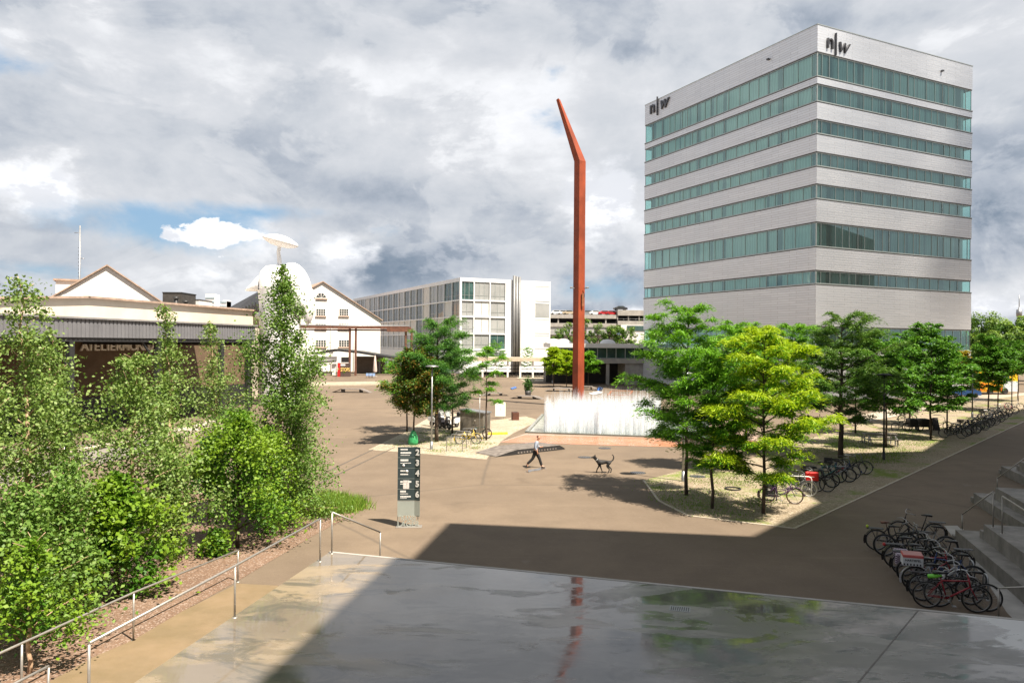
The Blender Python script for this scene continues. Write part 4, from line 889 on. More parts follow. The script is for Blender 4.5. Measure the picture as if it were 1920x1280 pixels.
GT = 'young trees on the gravel around the fountain'
def ltree(px, py, ytop, wpx, lm, label, seed, ybot=None, **kw):
    b = G(px, py); h = topz(b, ytop); wd = wpx*b.y/FPX
    if ybot: kw['clear'] = max(.8, topz(b, ybot))
    return locust(kw.pop('name', 'locust_tree'), label, b, h, wd, seed, lm, group=kw.pop('group', GT), **kw)
ltree(1287, 928, 560, 235, LLOC, 'locust tree with a dark trunk beside the grey post, nearest the fountain', 21, 850, nleaf=11500, ls=.27)
ltree(1335, 953, 650, 165, LLOC, 'lower locust tree with a thin dark trunk, between the other two in front', 22, 885, nleaf=6500, ls=.26)
ltree(1431, 962, 604, 245, LYEL, 'bright golden-green locust tree beside the litter bin', 23, 905, nleaf=13500, ls=.27)
ltree(1378, 884, 600, 170, LLOC, 'green locust tree standing behind the golden one', 24, 800, nleaf=6500, ls=.3)
ltree(1484, 842, 600, 150, LLOC, 'locust tree half hidden behind the golden tree and the dark tree', 25, 790, nleaf=6000, ls=.34)
ltree(1398, 836, 600, 150, LLOC, 'slim locust tree far behind, its thin trunk on the plaza edge', 26, 780, nleaf=4200, ls=.36)
ltree(1576, 858, 580, 215, LDEEP, 'large dark green locust tree in shade with a thick black trunk', 27, 800, nleaf=11500, ls=.32, r0=.17)
ltree(1604, 812, 640, 110, LDEEP, 'small dark tree behind the thick black trunk', 28, 770, nleaf=3500, ls=.36)
ltree(1661, 838, 632, 130, LMID, 'bright mid green tree beside the black lamp post', 29, 775, nleaf=6000, ls=.30, asp=.5, name='young_tree')
ltree(1745, 823, 600, 135, LMID, 'pointed green tree with a pale lower trunk near the picnic table', 30, 778, nleaf=7500, ls=.28, asp=.55, name='young_tree')
ltree(1776, 812, 650, 90, LMID, 'small green tree among the far bicycles', 31, 762, nleaf=3200, ls=.3, asp=.5, name='young_tree')
ltree(1706, 795, 620, 120, LMID, 'green tree behind the cargo bicycles', 32, 760, nleaf=4000, ls=.36, asp=.5, name='young_tree')
ltree(1853, 770, 625, 88, LMID, 'leafy tree in front of the yellow bus with a slim trunk', 33, 735, nleaf=4500, ls=.34, asp=.55, name='young_tree')
ltree(1871, 770, 650, 95, LMID, 'tree at the front end of the yellow bus', 34, 715, nleaf=3200, ls=.36, asp=.5, name='young_tree')
ltree(1803, 765, 655, 60, LGOLD, 'small yellow-leaved tree in front of the yellow bus', 35, 720, nleaf=2200, ls=.34, asp=.5, name='young_tree')
ltree(1909, 752, 640, 90, LMID, 'pale round tree at the right frame edge beyond the bicycles', 36, 700, nleaf=3200, ls=.4, asp=.5, name='young_tree')
ltree(776, 832, 652, 112, LRED, 'maple turning orange and red with a pale wrapped trunk base', 41, 778, nleaf=5600, ls=.24, asp=.62, name='maple_tree', flat=1.1)
ltree(763, 809, 660, 120, LLOC, 'light green tree behind the turning maple', 42, 770, nleaf=4200, ls=.3)
ltree(819, 828, 590, 155, LBLUE, 'large dark cool-green locust tree beside the scooters', 43, 770, nleaf=10500, ls=.27, flat=.8, r0=.14)
ltree(848, 813, 640, 120, LBLUE, 'smaller cool-green locust tree next to the steel cabinet', 44, 772, nleaf=4500, ls=.3, flat=.8)
ltree(912, 825, 640, 95, LLOC, 'sparse yellowish young tree with a thin trunk beside the cabinet', 45, 752, nleaf=1500, ls=.3, tiers=12)
GF = 'small trees in front of the bicycle shelter'
ltree(988, 702, 648, 36, LLOC, 'thin sparse tree before the shelter, above the plant tub', 46, 690, nleaf=500, ls=.55, group=GF)
ltree(1038, 726, 648, 42, LYEL, 'yellow tree before the shelter, first left of the rust pole', 47, 702, nleaf=3600, ls=.62, group=GF)
ltree(1062, 725, 655, 46, LYEL, 'yellow tree before the shelter, touching the rust pole on its left', 48, 702, nleaf=3600, ls=.62, group=GF)
ltree(1103, 727, 658, 46, LLOC, 'green-yellow tree before the pavilion, right of the rust pole', 49, 700, nleaf=3600, ls=.62, group=GF)
ltree(930, 702, 640, 52, LLOC, 'pale tree against the white block windows', 50, 690, nleaf=900, ls=.55, group=GF)
# trees behind: roof garden by the parking deck, wood on the right
def far_tree(px, yb, yt, wpx, Y, lm, label, seed, group, nleaf=1600, z0=None):
    b = at(px, yb, Y); b = V((b.x, Y, 0 if z0 is None else z0)); q = at(px, yt, Y); h = q.z-b.z; wd = wpx*Y/FPX
    rng = random.Random(seed); t = thing('leafy_tree', label, 'tree', b, 0, group); m = MB(); m.tube([(0,0,0), (0,0,h*.5), (.2,0,h*.85)], [.025*h,.018*h,.006*h], 6)
    cl = []
    for i in range(26):
        a = rng.uniform(0, 6.28); zz = rng.uniform(.22, .95); rr = wd*.5*math.sqrt(max(.05, 1-((zz-.5)/.52)**2))*rng.uniform(.2, .95); p = V((math.cos(a)*rr, math.sin(a)*rr, h*zz)); cl.append((p.x, p.y, p.z, rng.uniform(.09,.19)*wd))
        if i % 2: m.tube([(0,0,h*min(.8,zz*.7)), tuple(p)], [.008*h,.003*h], 4)
    A = np.array(cl); idx = nr.integers(0, len(A), nleaf); u = nr.normal(size=(nleaf, 3)); u /= np.linalg.norm(u, axis=1, keepdims=True); u *= nr.uniform(.55,1.05,(nleaf,1))
    C = A[idx, :3]+u*A[idx, 3:4]; N = u+nr.normal(size=(nleaf,3))*.5+np.array([0,0,.4])
    return finish(t, m, MT['bark'], C, nr.uniform(.6,1.3,nleaf)*.075*wd*(1600/nleaf)**.3, .7, N, lm, np.clip(u[:,2]*.4+.4, 0, 1))
GR = 'trees growing between the pavilion and the parking deck'
for k, (px, yt, wpx) in enumerate(((1046,612,34), (1066,604,30), (1098,596,30), (1120,606,34), (1142,610,36), (1164,611,42), (1183,612,30))):
    far_tree(px, 646, yt, wpx, 175, LFAR, ['bushy tree behind the pavilion, next to the white block', 'tree behind the pavilion, just left of the rust pole', 'tall tree behind the pavilion, just right of the rust pole', 'tree behind the pavilion, second right of the rust pole', 'round tree behind the pavilion, third right of the rust pole', 'widest round tree behind the pavilion roof', 'tree behind the pavilion, nearest the tower'][k], 60+k, GR, 2600, 3.0)
GW = 'broadleaf trees of the wood beyond the bus'
for k, (px, yt, wpx, Y) in enumerate(((1838,592,84,150), (1872,600,80,158), (1902,594,84,150), (1938,600,84,150), (1850,622,66,138), (1890,626,74,140), (1925,624,70,136), (1818,602,56,170))):
    far_tree(px, 700, yt, wpx, Y, LFAR, ['big tree of the far wood touching the tower edge', 'tree of the far wood above the bus front', 'tall tree of the far wood under the distant mast', 'tree of the far wood cut by the frame edge', 'lower tree of the wood behind the leafy plaza tree', 'lower tree of the wood above the bus windows', 'lower tree of the wood at the frame edge', 'tree of the far wood hidden behind the tower corner'][k], 80+k, GW, 9500)
# lone lattice tower behind the wood
a = at(1911, 560, 420); t = thing('radio_mast', 'distant thin radio mast rising above the wood on the right', 'mast', V((a.x, 420, 0))); m = MB(); zt = a.z
m.tube([(0,0,0),(0,0,zt-5)], .5, 6); m.tube([(0,0,zt-5),(0,0,zt+2)], .22, 5); m.build('pole', MT['zinc'], t); MB().lathe([(0,-2),(1.3,-2),(1.5,0),(1.3,2),(0,2)], (0,0,zt-8), 10).build('platform', MT['zinc'], t)
# grass blades on the gravel areas and the strip by the totem
def grass(name, label, polypx, n, hgt, seed, clump=14, spread=.5):
    g = np.random.default_rng(seed); P = np.array([[p.x, p.y] for p in poly(polypx)]); lo, hi = P.min(0), P.max(0); pts = []
    def inside(q):
        x, y = q; c = False; j = len(P)-1
        for i in range(len(P)):
            if (P[i][1] > y) != (P[j][1] > y) and x < (P[j][0]-P[i][0])*(y-P[i][1])/(P[j][1]-P[i][1])+P[i][0]: c = not c
            j = i
        return c
    while len(pts) < n//clump:
        q = g.uniform(lo, hi)
        if inside(q): pts.append(q)
    C = np.repeat(np.array(pts), clump, 0); C = C+g.normal(size=C.shape)*spread*.4; n = len(C); h = hgt*g.uniform(.4,1.2,n); a = g.uniform(0,6.28,n); w_ = .012+.01*g.random(n)
    v = np.zeros((n,3,3)); v[:,0,:2] = C-np.stack([np.cos(a),np.sin(a)],1)*w_[:,None]; v[:,1,:2] = C+np.stack([np.cos(a),np.sin(a)],1)*w_[:,None]
    v[:,2,:2] = C+g.normal(size=(n,2))*h[:,None]*.35; v[:,2,2] = h
    me = bpy.data.meshes.new(name); me.from_pydata(v.reshape(-1,3).tolist(), [], np.arange(3*n).reshape(-1,3).tolist()); me.materials.append(GRASS)
    o = bpy.data.objects.new(name, me); COL.objects.link(o); return tag(o, label, 'grass', None, 'stuff')
GRASS = leafmat('grass_blades', (.10,.22,.02), (.16,.29,.03), (.27,.33,.06), None, .35)
grass('grass', 'bright green grass strip at the end of the gravel bed by the totem', [(592,938),(606,932),(650,938),(696,948),(650,962),(605,968)], 5200, .42, 1, 20, .5)
grass('grass', 'patchy grass round the trunks of the front locust trees', [(1225,905),(1290,890),(1500,880),(1440,962),(1370,970),(1300,962),(1240,935)], 6000, .07, 2, 60, 1.0)
grass('grass', 'mown green grass around the picnic table', [(1560,848),(1700,846),(1760,822),(1700,806),(1560,818),(1500,850)], 7000, .08, 3, 60, 1.3)
grass('grass', 'shaded grass strip between the bicycles and the road', [(1570,856),(1640,850),(1740,842),(1710,862),(1620,876)], 3000, .08, 4, 50, 1.0)
grass('grass', 'dry grass tufts on the pale gravel island', [(735,838),(800,800),(900,815),(930,828),(890,850),(800,846)], 2600, .1, 5, 50, .9)
# ------------------------------------------------------------------ rust pole, fountain
pb = at(1084, 755, 80); pb = V((pb.x, 80, 0)); pole = thing('rust_pole', 'towering bent rust-red steel pole rising behind the fountain', 'sculpture', pb)
zb_, zt_ = topz(pb, 303), topz(pb, 188); w0 = .62; tp = at(1047, 188, 80).x-pb.x
m = MB(); q0 = [(-w0,0),(-.1,-w0),(w0,0),(.1,w0)]; q1 = [(tp-.24,0),(tp-.02,-.22),(tp+.2,0),(tp,.22)]
lv = [(q0, 0), (q0, zb_), (q1, zt_)]; vs = [(x,y,z+(.12 if (k == 2 and i == 1) else 0)) for k, (Q, z) in enumerate(lv) for i, (x, y) in enumerate(Q)]
m.add(vs, [(k*4+i, k*4+(i+1)%4, k*4+4+(i+1)%4, k*4+4+i) for k in range(2) for i in range(4)]+[(8,9,10,11)]); m.build('shaft', pm('red_rust_steel', (.27,.052,.018), .6, .1, var=.28, scale=.35, bump=.15, bscale=12, stain=.6), pole)
zl2 = topz(pb, 541)
for s in (-1, 1):
    m = MB(); m.tube([(s*.5,-.3,zl2), (s*.95,-.45,zl2+.05)], .06, 6); m.bbox((s*.85-.14,-.6,zl2-.02), (s*.85+.14,-.3,zl2+.16), .03); m.build('spotlight', MT['zinc'], pole)
MB().box((.28,-.52,zl2-1.9), (.5,-.36,zl2-.5)).build('hatch', MT['corten'], pole)

fb = G(990, 811); fo = thing('fountain', 'square fountain basin with a field of white water jets', 'fountain', fb)
A_, B_, C_, D_ = [G(*p)-fb for p in ((990,811),(1330,823),(1330,772),(1020,778))]
def lerp2(u, v): return A_.lerp(B_, u).lerp(D_.lerp(C_, u), v)
MB().prism([A_, B_, C_, D_], 0, .05).build('basin', MT['basin'], fo)
m = MB(); m.bar(A_+V((0,-.15,.06)), B_+V((0,-.15,.06)), .3, .12); m.bar(A_+V((-.1,0,.06)), D_+V((-.1,0,.06)), .25, .12); m.build('rim', pm('wet_dark_stone_rim', (.12,.13,.115), .2), fo)
wm, nt, b_ = newmat('spraying_water'); nt.n.remove(b_)
df = nt.node('ShaderNodeBsdfDiffuse'); df.inputs[0].default_value = (.92,.95,.98,1); tl = nt.node('ShaderNodeBsdfTranslucent'); tl.inputs[0].default_value = (.92,.95,.99,1); tp_ = nt.node('ShaderNodeBsdfTransparent')
mx = nt.node('ShaderNodeMixShader'); mx.inputs[0].default_value = .5; nt.l.new(df.outputs[0], mx.inputs[1]); nt.l.new(tl.outputs[0], mx.inputs[2])
tcw = nt.node('ShaderNodeTexCoord').outputs['Object']; mpw = nt.node('ShaderNodeMapping'); mpw.inputs['Scale'].default_value = (6,6,1.2); nt.l.new(tcw, mpw.inputs[0])
sxw = nt.node('ShaderNodeSeparateXYZ'); nt.l.new(tcw, sxw.inputs[0])
al = nt.math('MULTIPLY', nt.ss(nt.noise(mpw.outputs[0], 2.2, 5, .7), .27, .64, .08, .58), nt.ss(sxw.outputs[2], .9, 2.8, 1.0, .16))
mx2 = nt.node('ShaderNodeMixShader'); nt.l.new(al, mx2.inputs[0]); nt.l.new(tp_.outputs[0], mx2.inputs[1]); nt.l.new(mx.outputs[0], mx2.inputs[2]); nt.l.new(mx2.outputs[0], [n for n in nt.n if n.type == 'OUTPUT_MATERIAL'][0].inputs[0])
rng = random.Random(4); m = MB(); f0 = (G(1028,809)-fb)
uL = (f0-A_).dot((B_-A_).normalized())/(B_-A_).length
def jet(p, h, r):
    lean = V((rng.uniform(-.04,.04), rng.uniform(-.04,.04), 0))*h
    m.tube([p+V((0,0,.03)), p+lean*.4+V((0,0,h*.55)), p+lean+V((0,0,h))], [r*1.5, r*1.1, r*.35], 5, cap=False)
    for _ in range(3):                       # falling droplets round the crest
        q = p+V((rng.gauss(0,.09), rng.gauss(0,.09), h*rng.uniform(.82,1.06))); s = rng.uniform(.01,.025); l = rng.uniform(.03,.09)
        m.add([q+V((-s,0,0)), q+V((s,0,0)), q+V((0,0,l)), q+V((0,0,-l))], [(0,1,2),(1,0,3)])
for j in range(13):
    v = .05+j*.062; n = 60
    for i in range(n):
        u = uL+(.70-uL)*(i/(n-1))+rng.uniform(-.002,.002)
        jet(lerp2(u, v+rng.uniform(-.01,.01)), rng.choice((rng.uniform(1.7, 2.4), rng.uniform(2.2, 2.95)))*(1.0 if j else .92), rng.uniform(.03,.075))
for u in (uL, uL+.31*(1-uL)*1.06):
    for k in range(46): jet(lerp2(u+rng.gauss(0,.006), .04+rng.random()*.1), rng.uniform(2.1,2.85), rng.uniform(.05,.1))
wj = m.build('water_jets', wm, fo); wj['kind'] = 'stuff'

# ------------------------------------------------------------------ white sculpture
SY = 80.0; s0 = at(525, 600, SY); s0 = V((s0.x, SY, 0)); sc = thing('white_sculpture', 'giant white mushroom-like sculpture with a thin stalk and tilted disc on top', 'sculpture', s0)
SW = pm('white_gloss_fibreglass', (.80,.81,.83), .6, var=.02, scale=.5, spec=.25)
def sp_(px, py): q = at(px, py, SY); return V((q.x-s0.x, 0, q.z))
k_ = SY/FPX
def ell(name, px, py, rx, ry, rz_, rot=0, prof=None, dy=0, n=28):
    P = prof or [(math.sin(math.pi*i/14), -math.cos(math.pi*i/14)) for i in range(15)]
    M_ = Matrix.Rotation(rot, 3, 'Y') @ Matrix.Diagonal((rx*k_, ry*k_, rz_*k_)); c = sp_(px, py); c.y = dy
    return MB().lathe(P, c, n, 0, M_).build(name, SW, sc)
ell('disc', 526, 453, 33.5, 33, 12, R(14), [(0,-.85),(.5,-.72),(.85,-.36),(.97,-.14),(1,0),(.93,.28),(.6,.72),(.25,.97),(0,1)], n=48)
MB().tube([sp_(525,458), sp_(522,472), sp_(524,490), sp_(527,520)], [.20,.19,.24,.3], 12).build('stalk', SW, sc)
ell('cap_dome', 515, 543, 31, 36, 46, 0, [(1,0),(.99,.2),(.93,.48),(.8,.74),(.55,.93),(.25,1),(0,1.01)])
# visor of the cap: flat tongue reaching to the left
m = MB(); vs = []; T_ = [(-47,2),(-43,7),(-34,14),(-25,25),(-15,35)]
for x, hgt in T_:
    for a in range(9): th = math.pi*a/8; wd = 30*math.sqrt(max(.04, 1-(x/47)**2)); c = sp_(508+x, 545-hgt*math.sin(th)); vs.append((c.x, -math.cos(th)*wd*k_, c.z))
m.add(vs, [(i*9+j, i*9+j+1, i*9+9+j+1, i*9+9+j) for i in range(4) for j in range(8)]+[tuple(i*9 for i in range(5))+tuple(i*9+8 for i in range(4,-1,-1))], 0, True); m.build('visor', SW, sc)
ell('right_lobe', 552, 546, 32, 34, 54, R(-8)); ell('side_pod', 580, 575, 10, 14, 34, R(6)); ell('cloud_base', 497, 592, 19, 20, 9); ell('cloud_base', 515, 598, 22, 22, 9)
c = sp_(524, 600); MB().lathe([(2.2,0),(2.1,c.z*.7),(2.15,sp_(524,575).z),(2.3,sp_(524,540).z)], (0,0,0), 24).build('body', SW, sc)

# ------------------------------------------------------------------ totem sign
tb = G(766, 987); to = thing('totem_sign', 'dark slate totem sign numbered 2 to 6 on pale cut-out letters', 'sign', tb, R(3)); uz = lambda y: topz(tb, y)
kx = tb.y/FPX; xl, xf, xr = -21*kx, 10.5*kx, 21*kx; dF = -.10
SLATE = pm('dark_slate_panel', (.032,.05,.055), .45, var=.1, scale=2); PALE = pm('pale_grey_green_metal', (.36,.40,.37), .45, .2, var=.06, scale=1.5); WH = pm('white_lettering', (.8,.8,.78), .5, var=.02)
def folded(z0, z1, off=0.0, th=.05, mat=None, name='panel'):
    P = [(xl,-off),(xf,-off),(xr,dF-off),(xr,dF+th),(xf,th),(xl,th)]; return MB().prism([V((x,y,0)) for x, y in P], z0, z1).build(name, mat, to)
folded(uz(966), uz(939), 0, .05, PALE, 'lower_panel')
ys = [838, 857.5, 877, 897, 916.5, 938]
for k in range(5):
    folded(uz(ys[k+1])+.012, uz(ys[k]), .006, .056, SLATE, 'level_panel'); folded(uz(ys[k+1]), uz(ys[k+1])+.012, .004, .05, PALE, 'divider')
    Mx = Matrix.Translation((xf+.035, -.03, uz(ys[k]+14.5))) @ Matrix.Rotation(math.atan2(dF, xr-xf), 4, 'Z') @ Euler((R(90),0,0)).to_matrix().to_4x4()
    text_part('number', '23456'[k], .30, WH, to, Mx, .004, bold=.012)
lines = [[(3,2.4,.13),(9,3,.19),(14.5,1,.17)], [(3,3.6,.14),(9.5,1.2,.19)], [(4,2.2,.09),(10.5,2.2,.14)], [(4,3.2,.2),(9,1.4,.16)], [(2.5,3.4,.1),(8,1.2,.14),(12.5,2.6,.19),(16.5,.9,.12)]]
for k, L_ in enumerate(lines):               # tenants' lines, too small in the photo to read: broken white strokes
    m = MB(); rg = random.Random(k)
    for dy, hh, ln in L_:
        x = xl+.1; e_ = xl+.1+ln*2.0
        while x < e_:
            w_ = rg.uniform(.02,.05); m.box((x,-.012,uz(ys[k]+dy+hh)), (min(e_,x+w_),-.007,uz(ys[k]+dy))); x += w_+.008
    m.build('lettering', WH, to)
for (x, y, r) in ((-.16,872,.045), (-.02,883,.05)):
    MB().lathe([(0,0),(r,0),(r,.006),(0,.006)], (xl+.28+x*.3+(.06 if y > 880 else -.02),-.014,uz(y)), 16, 0, Matrix.Rotation(R(90), 3, 'X')).build('emblem', WH, to)
m = MB().box((xl+.2,-.02,uz(916)), (xl+.42,-.008,uz(900))); m.build('pasted_notice', pm('pale_paper_notice', (.6,.57,.55), .8, var=.3, scale=18), to)
for wd_, y0, y1 in (('TRANSIT', 975, 966), ('LAGER', 986.5, 976)):
    hh = uz(y1)-uz(y0); n0 = len(wd_); o = text_part('cut_out_word', wd_, hh*1.38, PALE, to, Matrix.Identity(4), .02, bold=.004)
    xs = [v.co.x for v in o.data.vertices]; s_ = (xr-xl-.02)/(max(xs)-min(xs))
    o.data.transform(Matrix.Translation((xl+.01,-.01,uz(y0))) @ Euler((R(90),0,0)).to_matrix().to_4x4() @ Matrix.Scale(s_, 4, (1,0,0)) @ Matrix.Translation((-min(xs),0,0)))
MB().bbox((xl-.05,-.2,0), (xr+.08,.2,.025), .01).build('foot_plate', MT['stepconc'], to)
MB().box((xl,.02,0), (xl+.02,.05,uz(966))).build('edge_strip', PALE, to)
tbag = G(775, 833); t = thing('watering_bag', 'green watering bag zipped round the pale trunk behind the totem', 'watering bag', tbag+V((0,-.12,0)))
MB().lathe([(0,.0),(.3,.0),(.34,.2),(.30,.5),(.16,.85),(.07,.95),(0,.95)], (0,0,0), 14).build('bag', MT['green'], t); m = MB(); m.tube([(.1,-.05,.55),(.16,-.1,.72),(.2,-.02,.5)], .02, 5); m.build('strap', MT['green'], t)

# ------------------------------------------------------------------ lamps and posts
def lamp(px, pyb, pyt, label, mat, r=.055, head=.42):
    b = G(px, pyb); t = thing('street_lamp', label, 'street lamp', b, 0, 'slim lamp posts on the square'); z = topz(b, pyt)
    MB().tube([(0,0,0),(0,0,z*.5),(0,0,z)], [r*1.2,r,r*.8], 10).build('post', mat, t)
    MB().lathe([(0,.10),(head*.5,.09),(head,.03),(head,-.02),(0,-.04)], (0,0,z), 20).build('lamp_head', mat, t)
    MB().lathe([(0,.5),(r*1.5,.5),(r*1.7,0)], (0,0,0), 10).build('base', mat, t); return t
lamp(809, 842, 687, 'grey lamp post with a flat round head beside the turning maple', MT['zinc'])
lamp(1281, 902, 700, 'grey lamp post hidden in the crown of the front locust tree', MT['zinc'])
lamp(1657, 862, 703, 'black lamp post with a flat head beside the mid green tree', MT['dark'], .05)
lamp(1823, 782, 684, 'black lamp post standing among the far bicycles', MT['dark'], .06)
lamp(1897, 766, 680, 'thin lamp post in front of the yellow bus', MT['dark'], .05)
lamp(1036, 718, 664, 'grey lamp post left of the rust pole among yellow trees', MT['zinc'], .07)
lamp(1109, 716, 662, 'grey lamp post right of the rust pole before the pavilion', MT['zinc'], .07)
lamp(998, 700, 655, 'grey lamp post before the bicycle shelter', MT['zinc'], .07)
b = G(899, 830); t = thing('flag_post', 'thin pale post with a tiny cap beside the steel cabinet', 'post', b); z = topz(b, 742); MB().tube([(0,0,0),(0,0,z)], .025, 6).build('pole', MT['zinc'], t); MB().lathe([(0,.1),(.07,.05),(.07,0),(0,0)], (0,0,z), 8).build('cap', MT['zinc'], t)

# ------------------------------------------------------------------ cabinet, racks, signs, tubs
b = G(888, 812); t = thing('steel_cabinet', 'weathered steel shelter box with a sloping lid beside the young trees', 'cabinet', b, R(-12)); 
w_ = 53*b.y/FPX; hL = topz(b, 768); m = MB(); P = [(-w_*.5,0),(w_*.34,0),(w_*.5,.9),(-w_*.34,.9)]
m.add([(x,y,0) for x, y in P]+[(P[0][0],P[0][1],hL-.06),(P[1][0],P[1][1],hL-.25),(P[2][0],P[2][1],hL-.25),(P[3][0],P[3][1],hL-.06)], [(3,2,1,0),(4,5,6,7),(0,1,5,4),(1,2,6,5),(2,3,7,6),(3,0,4,7)]); m.build('casing', pm('brushed_brown_steel', (.24,.22,.19), .35, .6, var=.25, scale=1.2, stain=.3), t)
m = MB(); m.add([(-w_*.54,-.12,hL-.05),(w_*.38,-.12,hL-.26),(w_*.54,1.0,hL-.26),(-w_*.38,1.0,hL-.05),(-w_*.54,-.12,hL+.03),(w_*.38,-.12,hL-.18),(w_*.54,1.0,hL-.18),(-w_*.38,1.0,hL+.03)], [(3,2,1,0),(4,5,6,7),(0,1,5,4),(1,2,6,5),(2,3,7,6),(3,0,4,7)]); m.build('lid', MT['zinc'], t)
m = MB(); m.box((-w_*.06,-.02,.1), (-w_*.06+.02,0,hL-.3)); m.build('door_seam', MT['dark'], t); MB().tube([(.1,-.03,.8),(.1,-.03,1.0)], .02, 6).build('handle', MT['steel'], t)
def hoop(px, py, label, mat, wd=.9, hh=.85, rz=0, grp=None):
    b = G(px, py); t = thing('bike_stand', label, 'bike stand', b, rz, grp); r = .12
    m = MB(); m.tube([(-wd/2,0,0),(-wd/2,0,hh-r),(-wd/2+r*.3,0,hh-r*.3),(-wd/2+r,0,hh),(wd/2-r,0,hh),(wd/2-r*.3,0,hh-r*.3),(wd/2,0,hh-r),(wd/2,0,0)], .024, 8); m.build('hoop', mat, t)
    m = MB()
    for s in (-1,1): m.lathe([(0,.012),(.06,.012),(.06,0)], (s*wd/2,0,0), 10)
    m.build('foot', mat, t)
for k, (x, y) in enumerate(((852,846),(860,840),(869,834),(880,828))): hoop(x, y, ['nearest empty steel bike hoop on the pale island', 'second empty steel bike hoop on the pale island', 'third steel bike hoop, before the yellow bicycle', 'farthest steel bike hoop, behind the yellow bicycle'][k], MT['zinc'], 1.0, .9, R(-8), 'bike hoops on the pale island')
b = G(938, 785); t = thing('sandwich_board', 'white rectangular board sign on a thin frame left of the fountain', 'sign', b); z0, z1 = topz(b, 780), topz(b, 754); MB().bbox((-.46,-.03,z0), (.46,.03,z1), .01).build('board', pm('white_board', (.85,.85,.83), .5, var=.02), t)
for s in (-1,1): MB().bar((s*.3,0,0), (s*.3,0,z0), .04).build('leg', MT['zinc'], t)
m = MB(); m.box((-.03,-.035,(z0+z1)/2-.1), (.05,-.031,(z0+z1)/2+.12)); m.build('mark', pm('faint_grey_print', (.55,.55,.55), .6), t)
b = G(966, 787); t = thing('litter_box', 'rusty brown metal box standing on the plaza left of the fountain', 'litter bin', b, R(10)); z1 = topz(b, 772); MB().bbox((-.3,-.3,0), (.3,.3,z1), .03).build('casing', pm('dark_rust_box', (.10,.035,.02), .7, var=.2, scale=2), t); MB().box((-.2,-.2,z1), (.2,.2,z1+.012)).build('opening', MT['black'], t)
b = G(990, 743); t = thing('plant_tub', 'dark round tub with a bushy green plant on the plaza', 'planter', b); k = b.y/FPX; MB().lathe([(0,0),(5*k,0),(6*k,11*k),(5.4*k,11*k),(5.2*k,10*k),(0,10*k)], (0,0,0), 18).build('tub', pm('dark_grey_tub', (.05,.05,.052), .6), t)
Cn = 520; u = nr.normal(size=(Cn,3))*np.array([3.6,3.6,6])*k+np.array([0,0,22*k]); me = leaf_mesh('plant', u, nr.uniform(.2,.45,Cn), .4, nr.normal(size=(Cn,3))+np.array([0,0,.6]), np.full(Cn,.1)); me.materials.append(LDK); o = bpy.data.objects.new('plant', me); COL.objects.link(o); o.parent = t
m = MB()
for a in range(5): m.tube([(0,0,10*k),(math.cos(a*1.3)*2*k,math.sin(a*1.3)*2*k,22*k)], .02, 4)
m.build('stem', MT['bark'], t)
b = G(1444, 938); t = thing('litter_bin', 'dark green litter bin with a pale poster on a post beside the golden tree', 'litter bin', b, R(-14)); k = b.y/FPX; z0, z1 = topz(b, 930), topz(b, 899)
MB().bbox((-9*k,-.16,z0), (10*k,.16,z1-.08), .03).build('body', pm('dark_green_bin', (.035,.048,.042), .45, .2, var=.2, scale=5, stain=.3), t); m = MB(); m.lathe([(0,.09),(.15,.07),(.19,0)], (.01,0,z1-.08), 16); m.build('lid', MT['dark'], t)
MB().box((-6*k,-.172,z0+12*k), (2*k,-.161,z0+26*k)).build('poster', pm('grey_white_poster', (.5,.5,.48), .7, var=.5, scale=12), t); MB().bbox((10.2*k,-.05,0), (12.6*k,.05,z1-.05), .01).build('post', MT['dark'], t)
# picnic table
b = G(1657, 836); t = thing('picnic_table', 'grey wooden picnic table with benches on the grass behind the lamp post', 'picnic table', b, R(-6)); k = b.y/FPX
MB().bbox((-30*k,.3,.70), (30*k,1.1,.76), .01).build('table_top', MT['wood'], t)
for y in (-.25, 1.45): MB().bbox((-30*k,y,.42), (30*k,y+.28,.46), .01).build('bench', MT['wood'], t)
for s in (-1,1):
    m = MB(); x = s*24*k; m.bar((x,-.1,.42),(x,.5,.7),.07); m.bar((x,.3,0),(x,.3,.7),.07); m.bar((x,1.1,0),(x,1.1,.7),.07); m.bar((x,-.15,.38),(x,1.6,.38),.07); m.bar((x,-.1,0),(x,-.1,.42),.07); m.bar((x,1.55,0),(x,1.55,.42),.07); m.build('leg', MT['zinc'], t)
b = G(1752, 806); t = thing('folding_sign', 'black folding A-frame sign beside the pale-trunked tree', 'sign', b, R(20))
for s in (-1,1): MB().add([(-.3,s*.28,0),(.3,s*.28,0),(.3,0,1.0),(-.3,0,1.0),(-.3,s*.31,0),(.3,s*.31,0),(.3,s*.03,1.0),(-.3,s*.03,1.0)], [(0,1,2,3),(7,6,5,4),(0,4,5,1),(1,5,6,2),(2,6,7,3),(3,7,4,0)]).build('panel', MT['blackpl'], t)
b = G(1738, 806); t = thing('planter_bench', 'low black bench frame beside the folding sign', 'bench', b); MB().bbox((-.9,-.25,.4), (.5,.25,.47), .01).build('seat', MT['blackpl'], t)
for x in (-.8,.4): MB().box((x-.05,-.25,0), (x+.05,.25,.4)).build('leg', MT['blackpl'], t)

